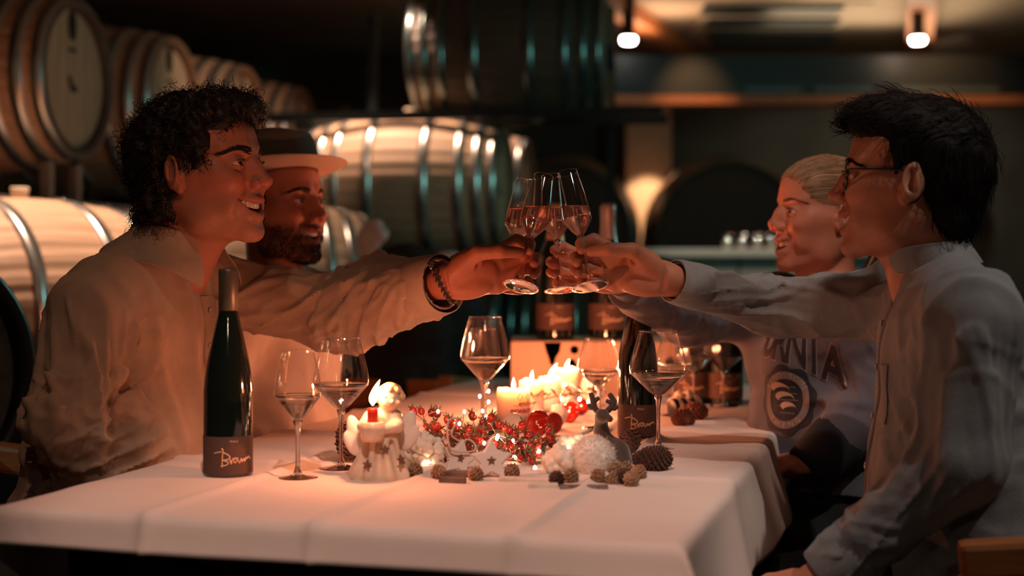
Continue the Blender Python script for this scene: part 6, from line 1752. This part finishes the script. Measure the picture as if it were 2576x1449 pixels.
# ------------------------------------------------------------------ things worn
FELT = mat('grey_brown_felt', (.27, .23, .19), .95, bump=.3, bscale=300, sheen=.3); FELT_L = mat('pale_felt_underside', (.50, .40, .33), .95, bump=.2, bscale=300); BAND = mat('black_ribbon', (.008, .008, .009), .5)
def felt_hat():
    p = P_hat; HO, HM, hk = A(p['headO']), p['headM'], p['headK']
    M = np.array(Matrix(HM.tolist()) @ Matrix.Rotation(R(-9), 3, 'Y') @ Matrix.Rotation(R(-3), 3, 'X'), np.float32)
    c = HO+hk*(HM@A((-.008, 0, .066))); o = empty('felt_hat', c, label='grey felt hat with a black band on the bearded man', cat='hat')
    o.rotation_euler = Matrix(M.tolist()).to_euler()
    n = 64
    def shell(rows, name, m_):
        V, Fc = [], []
        for row_ in rows: V += [row_(2*PI*i/n) for i in range(n)]
        for j in range(len(rows)-1):
            for i in range(n): k = (i+1) % n; Fc.append((j*n+i, j*n+k, (j+1)*n+k, (j+1)*n+i))
        return link(name, mesh(name, V, Fc), m_, o)
    a0, b0 = .107, .088
    cr = lambda s, z, dent=0: (lambda t: (a0*s*math.cos(t), b0*s*math.sin(t), z-dent*math.exp(-(math.sin(t)*1.6)**2)))
    shell([cr(1.0, 0), cr(.995, .03), cr(.965, .058), cr(.90, .080, .004), cr(.76, .094, .012), cr(.5, .093, .018), cr(.25, .086, .016), cr(.02, .080, .014)], 'crown', FELT)
    def br(s, dz): return lambda t: ((a0+s)*math.cos(t)*1.0, (b0+s*.92)*math.sin(t), dz+.10*s*math.sin(t)**2*1.6-.06*s*max(0, math.cos(t))+(.10*s*max(0, -math.cos(t))))
    shell([br(-.002, 0), br(.015, -.001), br(.035, .001), br(.052, .004), br(.060, .0075), br(.0615, .0065)], 'brim', FELT)
    shell([br(.0615, .0063), br(.060, .0045), br(.052, .001), br(.035, -.002), br(.015, -.004), br(-.006, -.003)], 'brim_underside', FELT_L)
    shell([cr(1.012, .003), cr(1.015, .005), cr(1.008, .022), cr(1.002, .024)], 'hat_band', BAND)
felt_hat()
ACET = mat('dark_tortoise_acetate', (.018, .011, .008), .2, coat=.5)
def glasses():
    p = P_specs; HO, HM, hk = A(p['headO']), p['headM'], p['headK']; c = Vector(HO+hk*(HM@A((.098, 0, .006))))
    o = empty('eyeglasses', c, label='dark-rimmed glasses worn by the dark-haired man', cat='glasses'); o.rotation_euler = Matrix(HM.tolist()).to_euler()
    for sg in (1, -1):
        rim = [(-.010*abs(math.cos(a)*.024+.032)/.05, sg*(.034+.0255*math.cos(a)), .0225*math.sin(a)*(1+.08*math.sin(a))) for a in np.linspace(0, 2*PI, 33)]
        link('rim', tube('rim', rim, .0024, 8), ACET, o)
        V = [Vector((-.008, sg*.033, 0))]+[Vector(q_) for q_ in rim[:-1]]; link('lens', mesh('lens', V, [(0, 1+i, 1+(i+1) % 32) for i in range(32)]), GLASS_THIN, o)
        link('temple_arm', tube('temple_arm', smooth_path([(-.010, sg*.0575, .010), (-.045, sg*.0720, .012), (-.095, sg*.0795, .013), (-.112, sg*.0800, .004), (-.122, sg*.078, -.020)], 5), .0021, 8), ACET, o)
    link('bridge', tube('bridge', smooth_path([(-.003, .0095, .006), (.004, 0, .010), (-.003, -.0095, .006)], 5), .0018, 8), ACET, o)
glasses()
def bracelet():
    p = P_curly; W, M = A(p['wrL']), p['hML']; BEAD = mat('dark_bead', (.05, .03, .02), .25, coat=.6); SIL = mat('warm_silver_link', (.6, .42, .32), .25, metal=1)
    o = empty('bracelet', W, label='beaded bracelet with silver links on the raised wrist', cat='bracelet'); o.rotation_euler = (0, 0, 0)
    bm = bmesh.new(); bmesh.ops.create_uvsphere(bm, u_segments=12, v_segments=8, radius=.0042); bead = bm_mesh('bead', bm)
    u = unit(A(p['wrL'])-A(p['elL'])); 
    for i in range(26):
        a = 2*PI*i/26; q_ = -.010*M[:, 0]+M[:, 1]*(.0325*math.cos(a))+M[:, 2]*(.0395*math.sin(a))-.012*M[:, 0]*math.sin(a)
        b = link('bead', bead, SIL if 3 < i < 8 else BEAD, o, loc=q_)
    st = [q for q in [(-.010*M[:, 0]+M[:, 1]*(.0325*math.cos(a))+M[:, 2]*(.0395*math.sin(a))-.012*M[:, 0]*math.sin(a)) for a in np.linspace(0, 2*PI, 40)]]
    link('elastic', tube('elastic', st, .0012, 5), BEAD, o)
bracelet()
